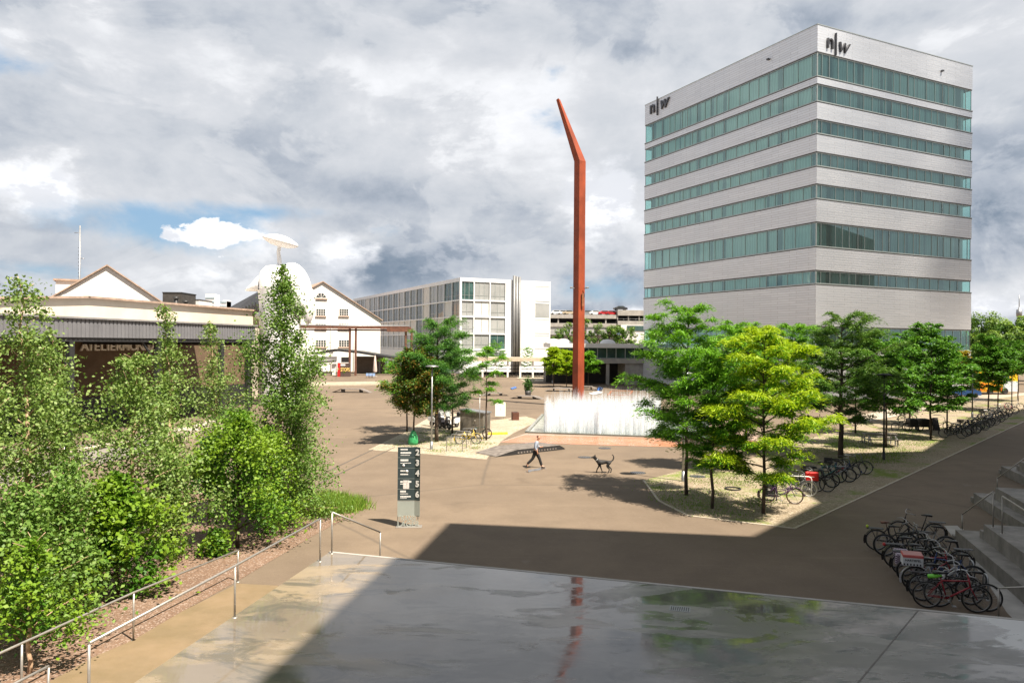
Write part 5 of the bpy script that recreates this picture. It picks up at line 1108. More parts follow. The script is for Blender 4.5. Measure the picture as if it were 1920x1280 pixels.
# ------------------------------------------------------------------ skate ramps and boards on the plaza
def slab(name, label, cat, pts, th, mat, lift=0.0):    # pts: list of (px,py,z) outlining the top, with real thickness
    P = [G(x, y, z) for x, y, z in pts]; c = V((P[0].x, P[0].y, 0)); t = thing(name, label, cat, c); n = len(P)
    MB().add([p-c for p in P]+[p-c-V((0,0,th)) for p in P], [tuple(range(n-1,-1,-1)), tuple(range(n,2*n))]+[(i,(i+1)%n,n+(i+1)%n,n+i) for i in range(n)][::1]).build('deck', mat, t); return t, P, c
a, bq = G(962, 853), G(1060, 842); dX = (bq-a).normalized(); nX = V((-dX.y, dX.x, 0)); Lr = (bq-a).length
t = thing('skate_ramp', 'low wooden skate ramp with a dark slatted side behind the walking man', 'skate ramp', a, math.atan2(dX.y, dX.x)); hr, wr = .30, 2.1
m = MB(); m.add([(-1.3,.0,.03),(.3,0,hr),(Lr-.5,0,hr),(Lr,0,.05),(-1.3,wr,.03),(.3,wr,hr),(Lr-.5,wr,hr),(Lr,wr,.05)], [(0,1,5,4),(1,2,6,5),(2,3,7,6)])
for k in range(16): x = -1.2+k*(Lr+1.1)/16; z = hr if x > .3 and x < Lr-.5 else (.03+(x+1.3)/1.6*(hr-.03) if x <= .3 else hr*.7); m.box((x-.006,0,z), (x+.006,wr,z+.008))
m.build('deck', MT['wood'], t); m = MB(); m.add([(-1.3,0,0),(.3,0,hr-.01),(Lr-.5,0,hr-.01),(Lr,0,0),(-1.3,.06,0),(.3,.06,hr-.01),(Lr-.5,.06,hr-.01),(Lr,.06,0)], [(0,3,2,1),(4,5,6,7)]); m.build('side_board', MT['dark'], t)
m = MB()
for k in range(14): x = .35+k*(Lr-1.0)/14; m.box((x,-.02,.07), (x+.12,0,.16))
m.build('side_slat', MT['wood'], t)
def kicker(px, py, L, wd, h, rz, label, mat=None, hollow=True):
    b = G(px, py); t = thing('skate_ramp', label, 'skate ramp', b, rz); P = [(-L/2,.02),(-L/4,h),(L/4,h),(L/2,.02)]
    m = MB()
    for (x0,z0),(x1,z1) in zip(P, P[1:]): m.add([(x0,0,z0),(x1,0,z1),(x1,wd,z1),(x0,wd,z0),(x0,0,z0-.04),(x1,0,z1-.04),(x1,wd,z1-.04),(x0,wd,z0-.04)], [(0,1,2,3),(7,6,5,4),(0,4,5,1),(1,5,6,2),(2,6,7,3),(3,7,4,0)])
    m.build('deck', mat or MT['wood'], t)
    for x in (-L/4, L/4-.15): MB().box((x,.1,0), (x+.15,wd-.1,h-.04)).build('support', MT['dark'], t)
kicker(657, 736, 5.2, 1.6, .5, R(-4), 'low grey skate ramp with sloping ends on the far left of the plaza')
kicker(985, 748, 4.0, 1.8, .35, R(-14), 'flat grey skate ramp in front of the plant tub')
kicker(1052, 734, 4.6, 2.2, .45, R(-6), 'tilted skate board pad left of the rust pole foot')
kicker(1096, 731, 4.0, 2.0, .5, R(-8), 'curved skate pad right of the rust pole foot')
kicker(930, 742, 3.4, 1.5, .35, R(12), 'dark skate pad behind the sparse young tree')
t, P, c = slab('curved_plate', 'white curved plate lying on the plaza right of the rust pole', 'panel', [(1104,737,.1),(1122,733,.35),(1130,735,.3),(1112,739,.1)], .06, MT['white']); MB().box((.6,.2,0), (.7,.3,.2)).build('prop', MT['dark'], t)
t, P, c = slab('blue_tarpaulin', 'small blue tarpaulin mound right of the rust pole', 'tarpaulin', [(1117,728,.1),(1124,724,.6),(1131,727,.5),(1128,731,.1),(1120,731,.1)], .08, MT['blue'])
t, P, c = slab('blue_board', 'small blue board lying left of the plant tub', 'board', [(957,727,.12),(966,724,.15),(969,726,.12),(960,729,.12)], .1, MT['blue'])
m = MB(); Fp = [G(1140,741), G(1180,741), G(1186,733), G(1147,733)]; t = thing('floor_frame', 'rusty steel frame set flat on the plaza behind the fountain', 'frame', Fp[0])
for i in range(4): m.bar(Fp[i]+V((0,0,.04)), Fp[(i+1)%4]+V((0,0,.04)), .22, .08)
m.build('edge', MT['corten'], t, True); MB().bar(Fp[0].lerp(Fp[3],.5)+V((0,0,.03)), Fp[1].lerp(Fp[2],.5)+V((0,0,.03)), .05, .03).build('cross_bar', MT['corten'], t, True)
t, P, c = slab('yellow_kerb', 'yellow painted timber lying on the gravel left of the fountain', 'timber', [(915,812,.12),(952,811,.12),(952,809,.12),(915,810,.12)], .12, MT['yellow'])
t = thing('rubber_ring', 'black hose ring lying on the gravel between the front trees', 'ring', G(1374,917)); MB().torus((0,0,.04), .35, .035, 24, 6, axis='z').build('ring', MT['black'], t)
t = thing('concrete_step', 'long low pale step across the plaza in front of the red kiosk', 'step', G(570,724)); st = G(570,724); en = G(724,721)
MB().bar(st+V((0,.4,.12)), en+V((0,.4,.12)), .8, .24).build('lower_step', MT['kerb'], t, True); MB().bar(st+V((0,1.2,.24)), en+V((0,1.2,.24)), .8, .48).build('upper_step', MT['kerb'], t, True)

# ------------------------------------------------------------------ café corner by the factory
b = at(645, 704, 146); b = V((b.x, 146, 0)); t = thing('red_kiosk', 'dark kiosk box with a red side and yellow STOPS lettering', 'kiosk', b, R(14)); k = 146/FPX
MB().bbox((-7*k,-.5,0), (12*k,1.6,25*k), .03).build('body', pm('dark_brown_kiosk', (.075,.05,.045), .5, var=.2), t); MB().box((-12*k,-.5,0), (-7.05*k,1.6,25.5*k)).build('red_panel', MT['red'], t)
text_part('lettering', 'STOPS', 9.5*k, pm('yellow_letters', (.7,.5,.16), .5), t, Matrix.Translation((-6.5*k,-.56,10*k)) @ Euler((R(90),0,0)).to_matrix().to_4x4() @ Matrix.Scale(.62, 4, (1,0,0)), .02, bold=.03)
MB().box((-6.5*k,-.53,20.5*k), (2*k,-.505,23.5*k)).build('notice', WH, t)
MB().box((-5*k,2,26*k), (9*k,2.3,36*k)).build('screen', MT['blackpl'], t)
b = at(703, 705, 147); b = V((b.x, 147, 0)); t = thing('closed_parasol', 'closed pale parasol standing beside blue café chairs', 'parasol', b); MB().tube([(0,0,0),(0,0,4.2)], .05, 6).build('pole', MT['zinc'], t); MB().lathe([(.35,.9),(.42,1.2),(.3,2.6),(.16,3.9),(.0,4.3)], (0,0,0), 12).build('canopy', pm('pale_pink_canvas', (.55,.47,.43), .9), t); MB().bbox((-.4,-.4,0), (.4,.4,.1), .02).build('base', MT['conc'], t)
def cchair(px, label, mat):
    b = at(px, 708, 141); t = thing('cafe_chair', label, 'chair', V((b.x,141,0)), R(20), 'blue café chairs')
    MB().bbox((-.25,-.25,.42),(.25,.25,.46),.01).build('seat', mat, t); MB().bbox((-.25,.2,.46),(.25,.25,.9),.01).build('backrest', mat, t)
    for x in (-.22,.22):
        for y in (-.22,.22): MB().bar((x,y,0),(x,y,.42),.04).build('leg', MT['zinc'], t)
for px, lb in ((689,'blue café chair left of the small table'), (695,'blue café chair in the middle beside the small table'), (701,'blue café chair nearest the closed parasol')): cchair(px, lb, pm('pale_blue_chair', (.22,.32,.5), .5))
b = at(698, 707, 143); t = thing('cafe_table', 'small round café table beside the closed parasol', 'table', V((b.x,143,0))); MB().lathe([(0,.76),(.55,.76),(.55,.72),(0,.72)], n=16).build('table_top', MT['white'], t); MB().tube([(0,0,0),(0,0,.72)], .05, 8).build('leg', MT['zinc'], t)
cb = at(600, 700, 158); cb = V((cb.x, 158, 0)); t = thing('steel_canopy', 'dark pitched steel canopy roof in front of the white factory', 'canopy', cb); X = lambda px: at(px, 680, 158).x-cb.x; Z = lambda y: at(640, y, 158).z
m = MB()
for (x0,y0),(x1,y1) in (((585,661),(627,654)), ((627,654),(672,658)), ((672,658),(747,670))): m.add([(X(x0),0,Z(y0)),(X(x1),0,Z(y1)),(X(x1),7,Z(y1)),(X(x0),7,Z(y0)),(X(x0),0,Z(y0)-.45),(X(x1),0,Z(y1)-.45),(X(x1),7,Z(y1)-.45),(X(x0),7,Z(y0)-.45)], [(0,1,2,3),(7,6,5,4),(0,4,5,1),(2,6,7,3),(1,5,6,2),(3,7,4,0)])
m.build('roof', MT['dark'], t)
for px, y in ((711,664),(744,669),(622,655),(655,657)): MB().box((X(px)-.14,.2,0), (X(px)+.14,.5,Z(y)-.45)).build('post', MT['dark'] if px > 700 else MT['white'], t)
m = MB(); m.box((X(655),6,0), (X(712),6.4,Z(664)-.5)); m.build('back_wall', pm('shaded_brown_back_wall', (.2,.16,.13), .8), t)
t = thing('white_stair', 'white stair with solid balustrades rising to the left under the canopy', 'stairs', V((cb.x, 152, 0))); Z5 = lambda y: at(610, y, 152).z; X5 = lambda px: at(px, 680, 152).x-cb.x
m = MB(); m.add([(X5(570),0,Z5(670)),(X5(631),0,Z5(668)),(X5(631),0,Z5(681)),(X5(570),0,Z5(690)),(X5(570),.3,Z5(670)),(X5(631),.3,Z5(668)),(X5(631),.3,Z5(681)),(X5(570),.3,Z5(690))], [(0,3,2,1),(4,5,6,7),(0,1,5,4),(2,3,7,6),(1,2,6,5),(3,0,4,7)]); m.build('balustrade', MT['white'], t); m = MB(); m.bar((X5(570),-.05,Z5(679)), (X5(631),-.05,Z5(675)), .1, .3); m.build('shadow_gap', MT['zinc'], t)
for px in (590,625): MB().box((X5(px)-.4,.4,0), (X5(px)+.4,1.2,Z5(682))).build('pier', MT['white'], t)
for px, lb in ((597,'dark bench table under the white stair, on the left'), (614,'dark bench table under the white stair, nearest the kiosk')):
    b = at(px, 699, 150); t = thing('bench_table', lb, 'table', V((b.x,150,0))); MB().bbox((-1.0,-.3,.7),(1.0,.4,.78),.01).build('table_top', MT['dark'], t)
    for s in (-1,1): MB().box((s*.8-.05,-.3,0),(s*.8+.05,.4,.7)).build('leg', MT['dark'], t)
t = thing('lawn_strip', 'narrow lawn strip between the factory and the turning maple', 'lawn', V((0,0,0))); MB().sheet(poly([(682,700),(760,700),(760,693),(690,694)]), .03).build('turf', pm('short_green_lawn', (.10,.2,.03), .9, var=.3, scale=2), t)
tag(t, kind='structure')
hg = at(725, 690, 170); t = thing('hedge', 'dark green hedge under the canopy end behind the parasol', 'hedge', V((hg.x,172,0))); n = 900; C = nr.uniform(-1,1,(n,3))*np.array([5.2,.8,1.3])+np.array([0,0,1.3]); me = leaf_mesh('foliage', C, nr.uniform(.25,.5,n), .7, nr.normal(size=(n,3)), np.zeros(n)); me.materials.append(LDK); o = bpy.data.objects.new('foliage', me); COL.objects.link(o); o.parent = t

# ------------------------------------------------------------------ pale works behind the birches
a, bq = G(-60, 925), G(430, 812); t = thing('low_wall', 'pale low concrete wall glimpsed behind the birches', 'wall', a); MB().bar(a+V((0,0,.45)), a.lerp(bq,.62)+V((0,0,.45)), .4, .9).build('wall_face', MT['conc'], t, True); MB().bar(a+V((0,0,.93)), a.lerp(bq,.62)+V((0,0,.93)), .5, .08).build('coping', MT['kerb'], t, True)
rng = random.Random(9)
for k in range(9):
    p = G(250+k*21+rng.uniform(-5,5), 845-k*5+rng.uniform(-6,8)); t = tag(MB().bbox((-.7,-.4,0), (.7,.4,rng.uniform(.45,.9)), .12).build('stone_block', MT['kerb']), 'pale stone block in the pile behind the birches', 'stone', 'pale stone blocks behind the birches'); t.location = p; t.rotation_euler = (rng.uniform(-.12,.12), rng.uniform(-.12,.12), rng.uniform(0,3))
a, bq = G(-40, 885), G(170, 868); t = thing('railing', 'grey railing in front of the dark hall at the left edge', 'railing', a); m = MB(); m.tube([a+V((0,0,1)), bq+V((0,0,1))], .03, 6); m.build('rail', MT['zinc'], t, True)
for k in range(5): p = a.lerp(bq, k/4); MB().tube([p, p+V((0,0,1))], .025, 6).build('post', MT['zinc'], t, True)

# ------------------------------------------------------------------ bus and car at the far right
b = at(1834, 742, 106); b = V((b.x, 106, 0)); bl = at(1917, 742, 106).x-b.x; t = thing('yellow_bus', 'yellow bus with dark windows and orange flame pattern along its side', 'bus', b, R(6)); z1 = topz(b, 693)
fm, nt, b_ = newmat('flame_pattern_paint'); tc = nt.node('ShaderNodeTexCoord').outputs['Object']; nt.l.new(nt.mix(nt.ss(nt.noise(tc, .9, 5, .65), .42, .58), (.75,.42,.02), (.55,.12,.015)), b_.inputs['Base Color']); b_.inputs['Roughness'].default_value = .35
MB().bbox((0,0,.35), (bl,2.5,z1), .12).build('body', MT['yellow'], t); MB().box((.1,-.03,.45), (bl-2.6,0,1.75)).build('flame_panel', fm, t); m = MB(); m.box((.3,-.04,2.0), (bl-1.5,0,z1-.75)); m.build('window', MT['glassdark'], t)
MB().box((bl-2.5,-.035,.4), (bl-.1,0,1.9)).build('pale_panel', pm('pale_blue_white_panel', (.55,.6,.65), .5, var=.2, scale=2), t); MB().box((1,.4,z1), (bl-1,2.1,z1+.35)).build('roof_unit', pm('pale_roof_unit', (.5,.5,.48), .6), t)
for x in (1.8, bl-2.2):
    m = MB(); m.torus((x,.0,.5), .36, .14, 18, 8); m.lathe([(0,.02),(.34,.02)], (x,-.08,.5), 14, M=Matrix.Rotation(R(90), 3, 'X')); m.build('wheel', MT['black'], t)
b = at(1803, 744, 100); car('dark blue car parked in front of the small yellow-leaved tree', V((b.x,100,0)), R(4), pm('blue_car_paint', (.03,.09,.25), .2))
# ------------------------------------------------------------------ bicycles
CHR = pm('bright_metal', (.33,.33,.33), .42, .7, var=.05)
def bike_parts(kind):
    """meshes in local coordinates: x forward, wheels on z = 0"""
    r = .335; xa, xf = -.52, .54; fat = .027 if kind == 'mountain' else .018; P = {}
    BB, ST, HT, HB_ = V((-.10,0,.29)), V((-.24,0,.78)), V((.36,0,.80)), V((.40,0,.62)); RA, FA = V((xa,0,r)), V((xf,0,r))
    f = MB()
    if kind == 'city':
        f.tube([HB_, V((.12,0,.42)), BB], .020, 6); f.tube([HT-V((0,0,.06)), V((.16,0,.55)), V((-.17,0,.48))], .016, 6)
    else:
        f.tube([HB_, BB], .022, 6); f.tube([HT-V((0,0,.04)), ST+V((.02,0,-.06))], .019, 6)
    f.tube([BB, ST], .018, 6); f.tube([HB_-V((0,0,.02)), HT+V((0,0,.02))], .022, 6)
    for s in (-.055,.055): f.tube([RA+V((0,s,0)), BB+V((0,s*.6,0))], .011, 5); f.tube([RA+V((0,s,0)), ST+V((.02,s*.3,-.08))], .009, 5)
    P['frame'] = (f, 0)
    k = MB()
    k.tube([FA+V((0,-.055,0)), HB_+V((.02,-.055,-.05)), HB_+V((.005,0,-.01)), HB_+V((.02,.055,-.05)), FA+V((0,.055,0))], .013, 5)
    k.tube([HB_+V((.005,0,-.02)), HT, HT+V((-.03,0,.14))], .014, 5); P['fork'] = (k, 0)
    h = MB(); z = .98 if kind != 'mountain' else .95
    if kind == 'city': h.tube([V((.12,-.29,z)), V((.26,-.26,z+.03)), V((.34,-.1,z)), V((.33,0,.94)), V((.34,.1,z)), V((.26,.26,z+.03)), V((.12,.29,z))], .012, 6)
    elif kind == 'racing': h.tube([V((.42,-.2,.78)), V((.52,-.21,.84)), V((.46,-.21,.93)), V((.34,-.18,.94)), V((.34,.18,.94)), V((.46,.21,.93)), V((.52,.21,.84)), V((.42,.2,.78))], .013, 6)
    else: h.tube([V((.30,-.34,z)), V((.34,-.08,z+.01)), V((.34,.08,z+.01)), V((.30,.34,z))], .013, 6)
    P['handlebar'] = (h, 1)
    s_ = MB(); s_.tube([ST, ST+V((-.03,0,.14))], .013, 5)
    s_.add([(-.42,-.085,.93),(-.42,.085,.93),(-.30,.075,.94),(-.30,-.075,.94),(-.10,.022,.925),(-.10,-.022,.925),(-.41,-.07,.88),(-.41,.07,.88),(-.30,.05,.89),(-.30,-.05,.89),(-.11,.015,.90),(-.11,-.015,.90)], [(0,3,2,1),(3,5,4,2),(6,7,8,9),(9,8,10,11),(0,1,7,6),(1,2,8,7),(2,4,10,8),(4,5,11,10),(5,3,9,11),(3,0,6,9)], 0, True); P['saddle'] = (s_, 2)
    c = MB(); c.torus((BB.x,-.06,BB.z), .085, .008, 16, 4); c.tube([BB+V((0,-.09,0)), BB+V((.12,-.1,-.12))], .011, 5); c.tube([BB+V((0,.09,0)), BB+V((-.12,.1,.12))], .011, 5); c.box((BB.x+.08,-.2,BB.z-.135), (BB.x+.17,-.11,BB.z-.115)); c.box((BB.x-.17,.11,BB.z+.115), (BB.x-.08,.2,BB.z+.135)); c.bar(BB+V((0,-.06,.085)), RA+V((0,-.06,.04)), .01); c.bar(BB+V((0,-.06,-.085)), RA+V((0,-.06,-.04)), .01); P['crank'] = (c, 1)
    if kind == 'city':
        for gi, (x, a0, a1) in enumerate(((xa, 20, 200), (xf, 0, 150))):
            g = MB()
            A_ = [V((x+(r+.028)*math.cos(R(a)), 0, r+(r+.028)*math.sin(R(a)))) for a in range(a0, a1+1, 15)]
            for p, q in zip(A_, A_[1:]): g.bar(p, q, .05, .008)
            P['mudguard'+'_'*gi] = (g, 0)
        k = MB(); k.box((-.82,-.07,.70), (-.33,.07,.715))
        for s in (-.06,.06): k.tube([V((-.70,s,.71)), RA+V((0,s,0))], .007, 4); k.tube([V((-.50,s,.71)), RA+V((0,s,0))], .007, 4)
        P['rack'] = (k, 3)
    w_ = MB(); w_.torus((0,0,0), r-fat, fat, 32, 6); rm = MB(); rm.torus((0,0,0), r-fat*2-.010, .010, 28, 4)
    for i in range(14): a = 2*math.pi*i/14; rm.tube([V((.02*math.cos(a+.6),.02*(-1)**i,.02*math.sin(a+.6))), V(((r-fat*2-.012)*math.cos(a),0,(r-fat*2-.012)*math.sin(a)))], .0022, 3, cap=False)
    rm.tube([V((0,-.05,0)), V((0,.05,0))], .02, 8)
    return {k: (mb.mesh(k), s) for k, (mb, s) in P.items()}, w_.mesh('wheel'), rm.mesh('rim'), (xa, xf, r)
BIKE = {k: bike_parts(k) for k in ('city', 'mountain', 'racing')}
FP = {n: pm(n+'_frame_paint', c, .3, .1, var=.08) for n, c in dict(black=(.012,.012,.013), grey=(.12,.125,.13), silver=(.45,.46,.48), red=(.26,.018,.03), white=(.68,.68,.66), blue=(.02,.045,.14), green=(.03,.10,.06), yellow=(.70,.50,.03), purple=(.12,.05,.16), teal=(.02,.14,.15)).items()}
def bike(label, px, py, ang, kind='city', paint='black', lean=6, group=None, end='f', saddle=None, far=False, rim=None, tyre=None):
    """px,py: where the front ('f') or rear ('r') wheel touches the ground"""
    meshes, wm_, rmm, (xa, xf, r) = BIKE[kind]; p = G(px, py); x = xf if end == 'f' else xa; a = R(ang)
    loc = p-V((math.cos(a)*x, math.sin(a)*x, 0))*1.05; t = thing('bicycle', label, 'bicycle', loc, 0, group); t.rotation_euler = (R(lean), 0, a); t.scale = (1.05,)*3
    def put(nm, me, mat, par):
        o = bpy.data.objects.new(nm, me); COL.objects.link(o); o.parent = par
        if not me.materials: me.materials.append(None)
        o.material_slots[0].link = 'OBJECT'; o.material_slots[0].material = mat; return o
    mats = [FP[paint], CHR, saddle or MT['blackpl'], MT['dark']]; o = {}
    for nm, (me, s) in meshes.items():
        o[nm] = put(nm.rstrip('_'), me, mats[s], t)
    for k, xx in enumerate((xa, xf)):
        w_ = put('wheel', wm_, tyre or MT['black'], t); w_.location = (xx, 0, r); w_.rotation_euler = (0, R(17*k+px), 0)
        rr = put('rim', rmm, rim or MT['zinc'], w_)
    return t
def crate(t, mat, x=-.58, w_=.36, d_=.28, h=.2, z=.72, nm='basket', top=None):
    m = MB(); m.box((x-w_/2,-d_/2,z), (x+w_/2,d_/2,z+.015))
    for k in range(5):
        for s in (-1,1): m.box((x-w_/2,s*d_/2-.006,z+.02+k*h/5), (x+w_/2,s*d_/2+.006,z+.02+k*h/5+h/7.5)); m.box((x+s*w_/2-.006,-d_/2,z+.02+k*h/5), (x+s*w_/2+.006,d_/2,z+.02+k*h/5+h/7.5))
    for sx in (-1,1):
        for sy in (-1,1): m.box((x+sx*w_/2-.012,sy*d_/2-.012,z), (x+sx*w_/2+.012,sy*d_/2+.012,z+h))
    return m.build(nm, mat, t)
GN = 'bicycles in the front rack beside the stairs'
e1a = math.degrees(math.atan2(e1.y, e1.x))
t = bike('dark city bicycle with a brown saddle tip, farthest in the front rack', 1643, 1031, e1a+4, 'city', 'black', 5, GN, 'r', pm('worn_brown_saddle', (.16,.07,.045), .5))
m = MB(); m.lathe([(0,.05),(.04,.03),(.04,-.03),(0,-.05)], (-.80,0,.76), 8); m.build('rear_lamp', pm('yellow_green_reflector', (.45,.6,.05), .3), t)
bike('black mountain bicycle, second from the far end of the front rack', 1659, 1042, e1a-3, 'mountain', 'black', -5, GN, 'r')
t = bike('black city bicycle with a small red rear lamp in the front rack', 1679, 1064, e1a+2, 'city', 'black', 5, GN, 'r'); MB().lathe([(0,.05),(.05,.03),(.05,-.03),(0,-.05)], (-.83,0,.68), 8).build('rear_lamp', MT['red'], t)
t = bike('city bicycle carrying a checked purple saddlebag in the front rack', 1695, 1079, e1a-2, 'city', 'black', 6, GN, 'r')
cm, nt, b_ = newmat('purple_white_check'); tc = nt.node('ShaderNodeTexCoord').outputs['Object']; ck = nt.node('ShaderNodeTexChecker'); ck.inputs['Scale'].default_value = 34; ck.inputs['Color1'].default_value = (.5,.42,.5,1); ck.inputs['Color2'].default_value = (.03,.015,.035,1); nt.l.new(tc, ck.inputs[0]); nt.l.new(ck.outputs[0], b_.inputs['Base Color'])
for s in (-1,1): MB().bbox((-.78,s*.17-.08,.40), (-.40,s*.17+.08,.70), .03).build('pannier', cm, t)
bike('maroon city bicycle squeezed in the middle of the front rack', 1704, 1092, e1a+3, 'mountain', 'red', 4, GN, 'r')
t = bike('silver bicycle with a white and red printed crate on its rack', 1716, 1108, e1a-1, 'city', 'silver', 6, GN, 'r')
crm, nt, b_ = newmat('printed_crate_board'); sx = nt.node('ShaderNodeSeparateXYZ'); nt.l.new(nt.node('ShaderNodeTexCoord').outputs['Object'], sx.inputs[0])
nt.l.new(nt.mix(nt.ss(sx.outputs[2], .95, .952), (.56,.58,.6), (.5,.11,.1)), b_.inputs['Base Color']); cr = MB(); cr.bbox((-.86,-.17,.74), (-.38,.17,1.02), .01); cr = cr.build('printed_crate', crm, t)
m = MB(); m.box((-.84,-.15,1.02), (-.40,.15,1.025)); m.build('lid', pm('pale_red_lid', (.42,.2,.18), .6), cr)
text_part('crate_print', 'HARTIEFEL', .078, MT['dark'], cr, Matrix.Translation((-.81,-.173,.86)) @ Euler((R(90),0,0)).to_matrix().to_4x4(), .001, bold=.002)
m = MB()
for k in range(6): m.box((-.84+k*.075,-.172,.75), (-.84+k*.075+.035,-.1705,.80))
m.build('crate_picture', MT['dark'], cr)
bt = thing('drink_bottle', 'lime green bottle wedged between two front rack bicycles', 'bottle', G(1752,1079,.86)); bt.rotation_euler = (0, R(82), R(e1a)); MB().lathe([(0,-.15),(.05,-.15),(.055,.05),(.03,.12),(.03,.17),(0,.17)], (0,0,0), 12).build('bottle_body', pm('lime_green_plastic', (.16,.55,.05), .3), bt); MB().lathe([(.028,.17),(.03,.23),(0,.23)], (0,0,0), 10).build('cap', WH, bt)
bike('dark red racing bicycle, nearest the dock edge in the front rack', 1738, 1139, e1a-1, 'racing', 'red', 4, GN, 'r', rim=CHR)
bike('black city bicycle leaning behind the dark red racing bicycle', 1730, 1126, e1a+2, 'city', 'black', -4, GN, 'r')
bike('black racing bicycle parked the other way at the dock edge', 1852, 1146, e1a+180, 'racing', 'black', 4, GN, 'r')
for (x, y, an, kd, pt, ln, lb) in ((1752,1018,182,'city','black',-5,'black city bicycle facing the dark one, far end of the front rack'), (1775,1046,178,'mountain','grey',5,'grey mountain bicycle facing the stairs side of the front rack'), (1800,1075,184,'city','black',-4,'black city bicycle on the stair side, behind the silver bicycle'), (1826,1108,180,'mountain','blue',5,'dark blue mountain bicycle on the stair side, behind the red racing bicycle')): bike(lb, x, y, e1a+an, kd, pt, ln, GN, 'r')
for k, (x, y) in enumerate(((1800,1068),(1822,1092),(1848,1120))): hoop(x, y, ['small steel bike hoop at the far part of the front rack', 'middle steel bike hoop of the front rack', 'nearest steel bike hoop of the front rack'][k], MT['zinc'], .4, .62, R(e1a+90), 'bike hoops of the front rack')
GM = 'bicycles parked along the gravel by the golden tree'
bike('old bicycle with rusty tyres behind the litter bin', 1490, 945, -14, 'city', 'purple', 5, GM, 'f', pm('red_brown_saddle', (.2,.05,.035), .5), tyre=pm('rusty_tyre', (.10,.045,.025), .8))
hoop(1497, 928, 'white tubular bike stand beside the old rusty bicycle', pm('white_tube', (.7,.7,.68), .4), 1.1, .85, R(-14), None)
bike('bicycle with white wheels and a pale saddle in the sun-shade edge', 1517, 931, -18, 'city', 'grey', 5, GM, 'f', WH, rim=WH, tyre=pm('pale_tyre', (.4,.39,.37), .6))
t = bike('dark bicycle carrying a bright red pannier', 1531, 922, -16, 'city', 'black', 5, GM, 'f'); MB().bbox((-.2+.25,-.21,.55), (.25+.35,-.06,.92), .04).build('pannier', pm('bright_red_pannier', (.62,.015,.012), .45, var=.06), t)
m = MB(); m.box((.22,-.213,.70), (.42,-.211,.73)); m.build('pannier_print', WH, t)
for k, (x, y, kd, pt, lb) in enumerate(((1551,922,'city','black','black city bicycle just right of the red pannier'), (1560,914,'mountain','black','black mountain bicycle in the middle of the gravel row'), (1574,905,'mountain','teal','dark teal mountain bicycle in the gravel row'), (1592,904,'mountain','silver','silver mountain bicycle with a red stripe in the gravel row'), (1600,898,'city','blue','dark blue city bicycle in the gravel row'), (1611,890,'city','black','black bicycle second from the far end of the gravel row'), (1623,889,'city','grey','grey bicycle with a pale saddle, far end of the gravel row'))):
    t = bike(lb, x, y, -18+(k*37%11)-5, kd, pt, 5 if k % 2 else -4, GM, 'f', WH if k == 6 else None)
    if k == 1: crate(t, MT['blackpl'])
    if k == 4: crate(t, MT['blackpl'], h=.24)
    if k == 3: MB().bar((.30,-.03,.70), (.0,-.03,.44), .012, .03).build('stripe', MT['red'], t)
GFAR = 'bicycles in the far row along the dark road'
bike('pale-framed mountain bicycle facing left, first of the far row', 1790, 815, 176, 'mountain', 'white', 6, GFAR, 'f')
fx = [(1803,822,'black'),(1812,818,'black'),(1822,812,'blue'),(1832,810,'black'),(1838,806,'black'),(1846,804,'grey'),(1851,799,'black'),(1858,797,'silver'),(1864,794,'white'),(1868,789,'black'),(1874,786,'black'),(1879,783,'grey'),(1886,778,'green'),(1893,776,'black'),(1913,768,'grey'),(1776,806,'black')]
ordn = ['second','third','fourth','fifth','sixth','seventh','eighth','ninth','tenth','eleventh','twelfth','thirteenth','fourteenth','fifteenth']
for k, (x, y, pt) in enumerate(fx):
    lb = (f'{pt} bicycle, {ordn[k]} from the near end of the far row' if k < 14 else ['grey bicycle standing alone at the far end of the road edge', 'black bicycle leaning at the small tree left of the far row'][k-14])
    t = bike(lb, x, y, -20+(k*53 % 17)-8, ('city','mountain','city')[k % 3], pt, 5 if k % 2 else -5, GFAR, 'f', WH if k % 4 == 1 else None)
    if k in (3, 9): crate(t, MT['blackpl'])
for k, (x, y, pt) in enumerate(((1800,812,'black'),(1818,806,'grey'),(1829,800,'black'),(1842,796,'black'),(1853,791,'silver'),(1862,786,'black'),(1871,780,'black'),(1880,775,'red'))):
    bike(f'{pt} bicycle of the back rank, {ordn[k]} from the near end, behind the far row', x, y, 165+(k*41 % 19), ('mountain','city')[k % 2], pt, 5 if k % 2 else -5, 'bicycles behind the far row along the dark road', 'f')
t = bike('bright yellow bicycle locked at the hoops on the pale island', 862, 832, 2, 'city', 'yellow', 4, None, 'r'); bike('grey-blue bicycle behind the yellow bicycle on the pale island', 884, 822, 10, 'mountain', 'teal', -4, None, 'r')
bike('black bicycle leaning at the green trees beyond the picnic table', 1690, 792, 8, 'city', 'black', 4, None, 'r')
# cargo bicycles with black boxes
for k, (x, y, lb) in enumerate(((1678,808,'cargo bicycle with a black box, left of the pair beyond the picnic table'), (1699,808,'cargo bicycle with a black box and pale frame, right of the pair'))):
    t = bike(lb, x, y, 4, 'mountain', 'white' if k else 'black', 3, 'cargo bicycles beyond the picnic table', 'r'); MB().bbox((.45,-.3,.35), (1.15,.3,.95), .04).build('cargo_box', MT['blackpl'], t)
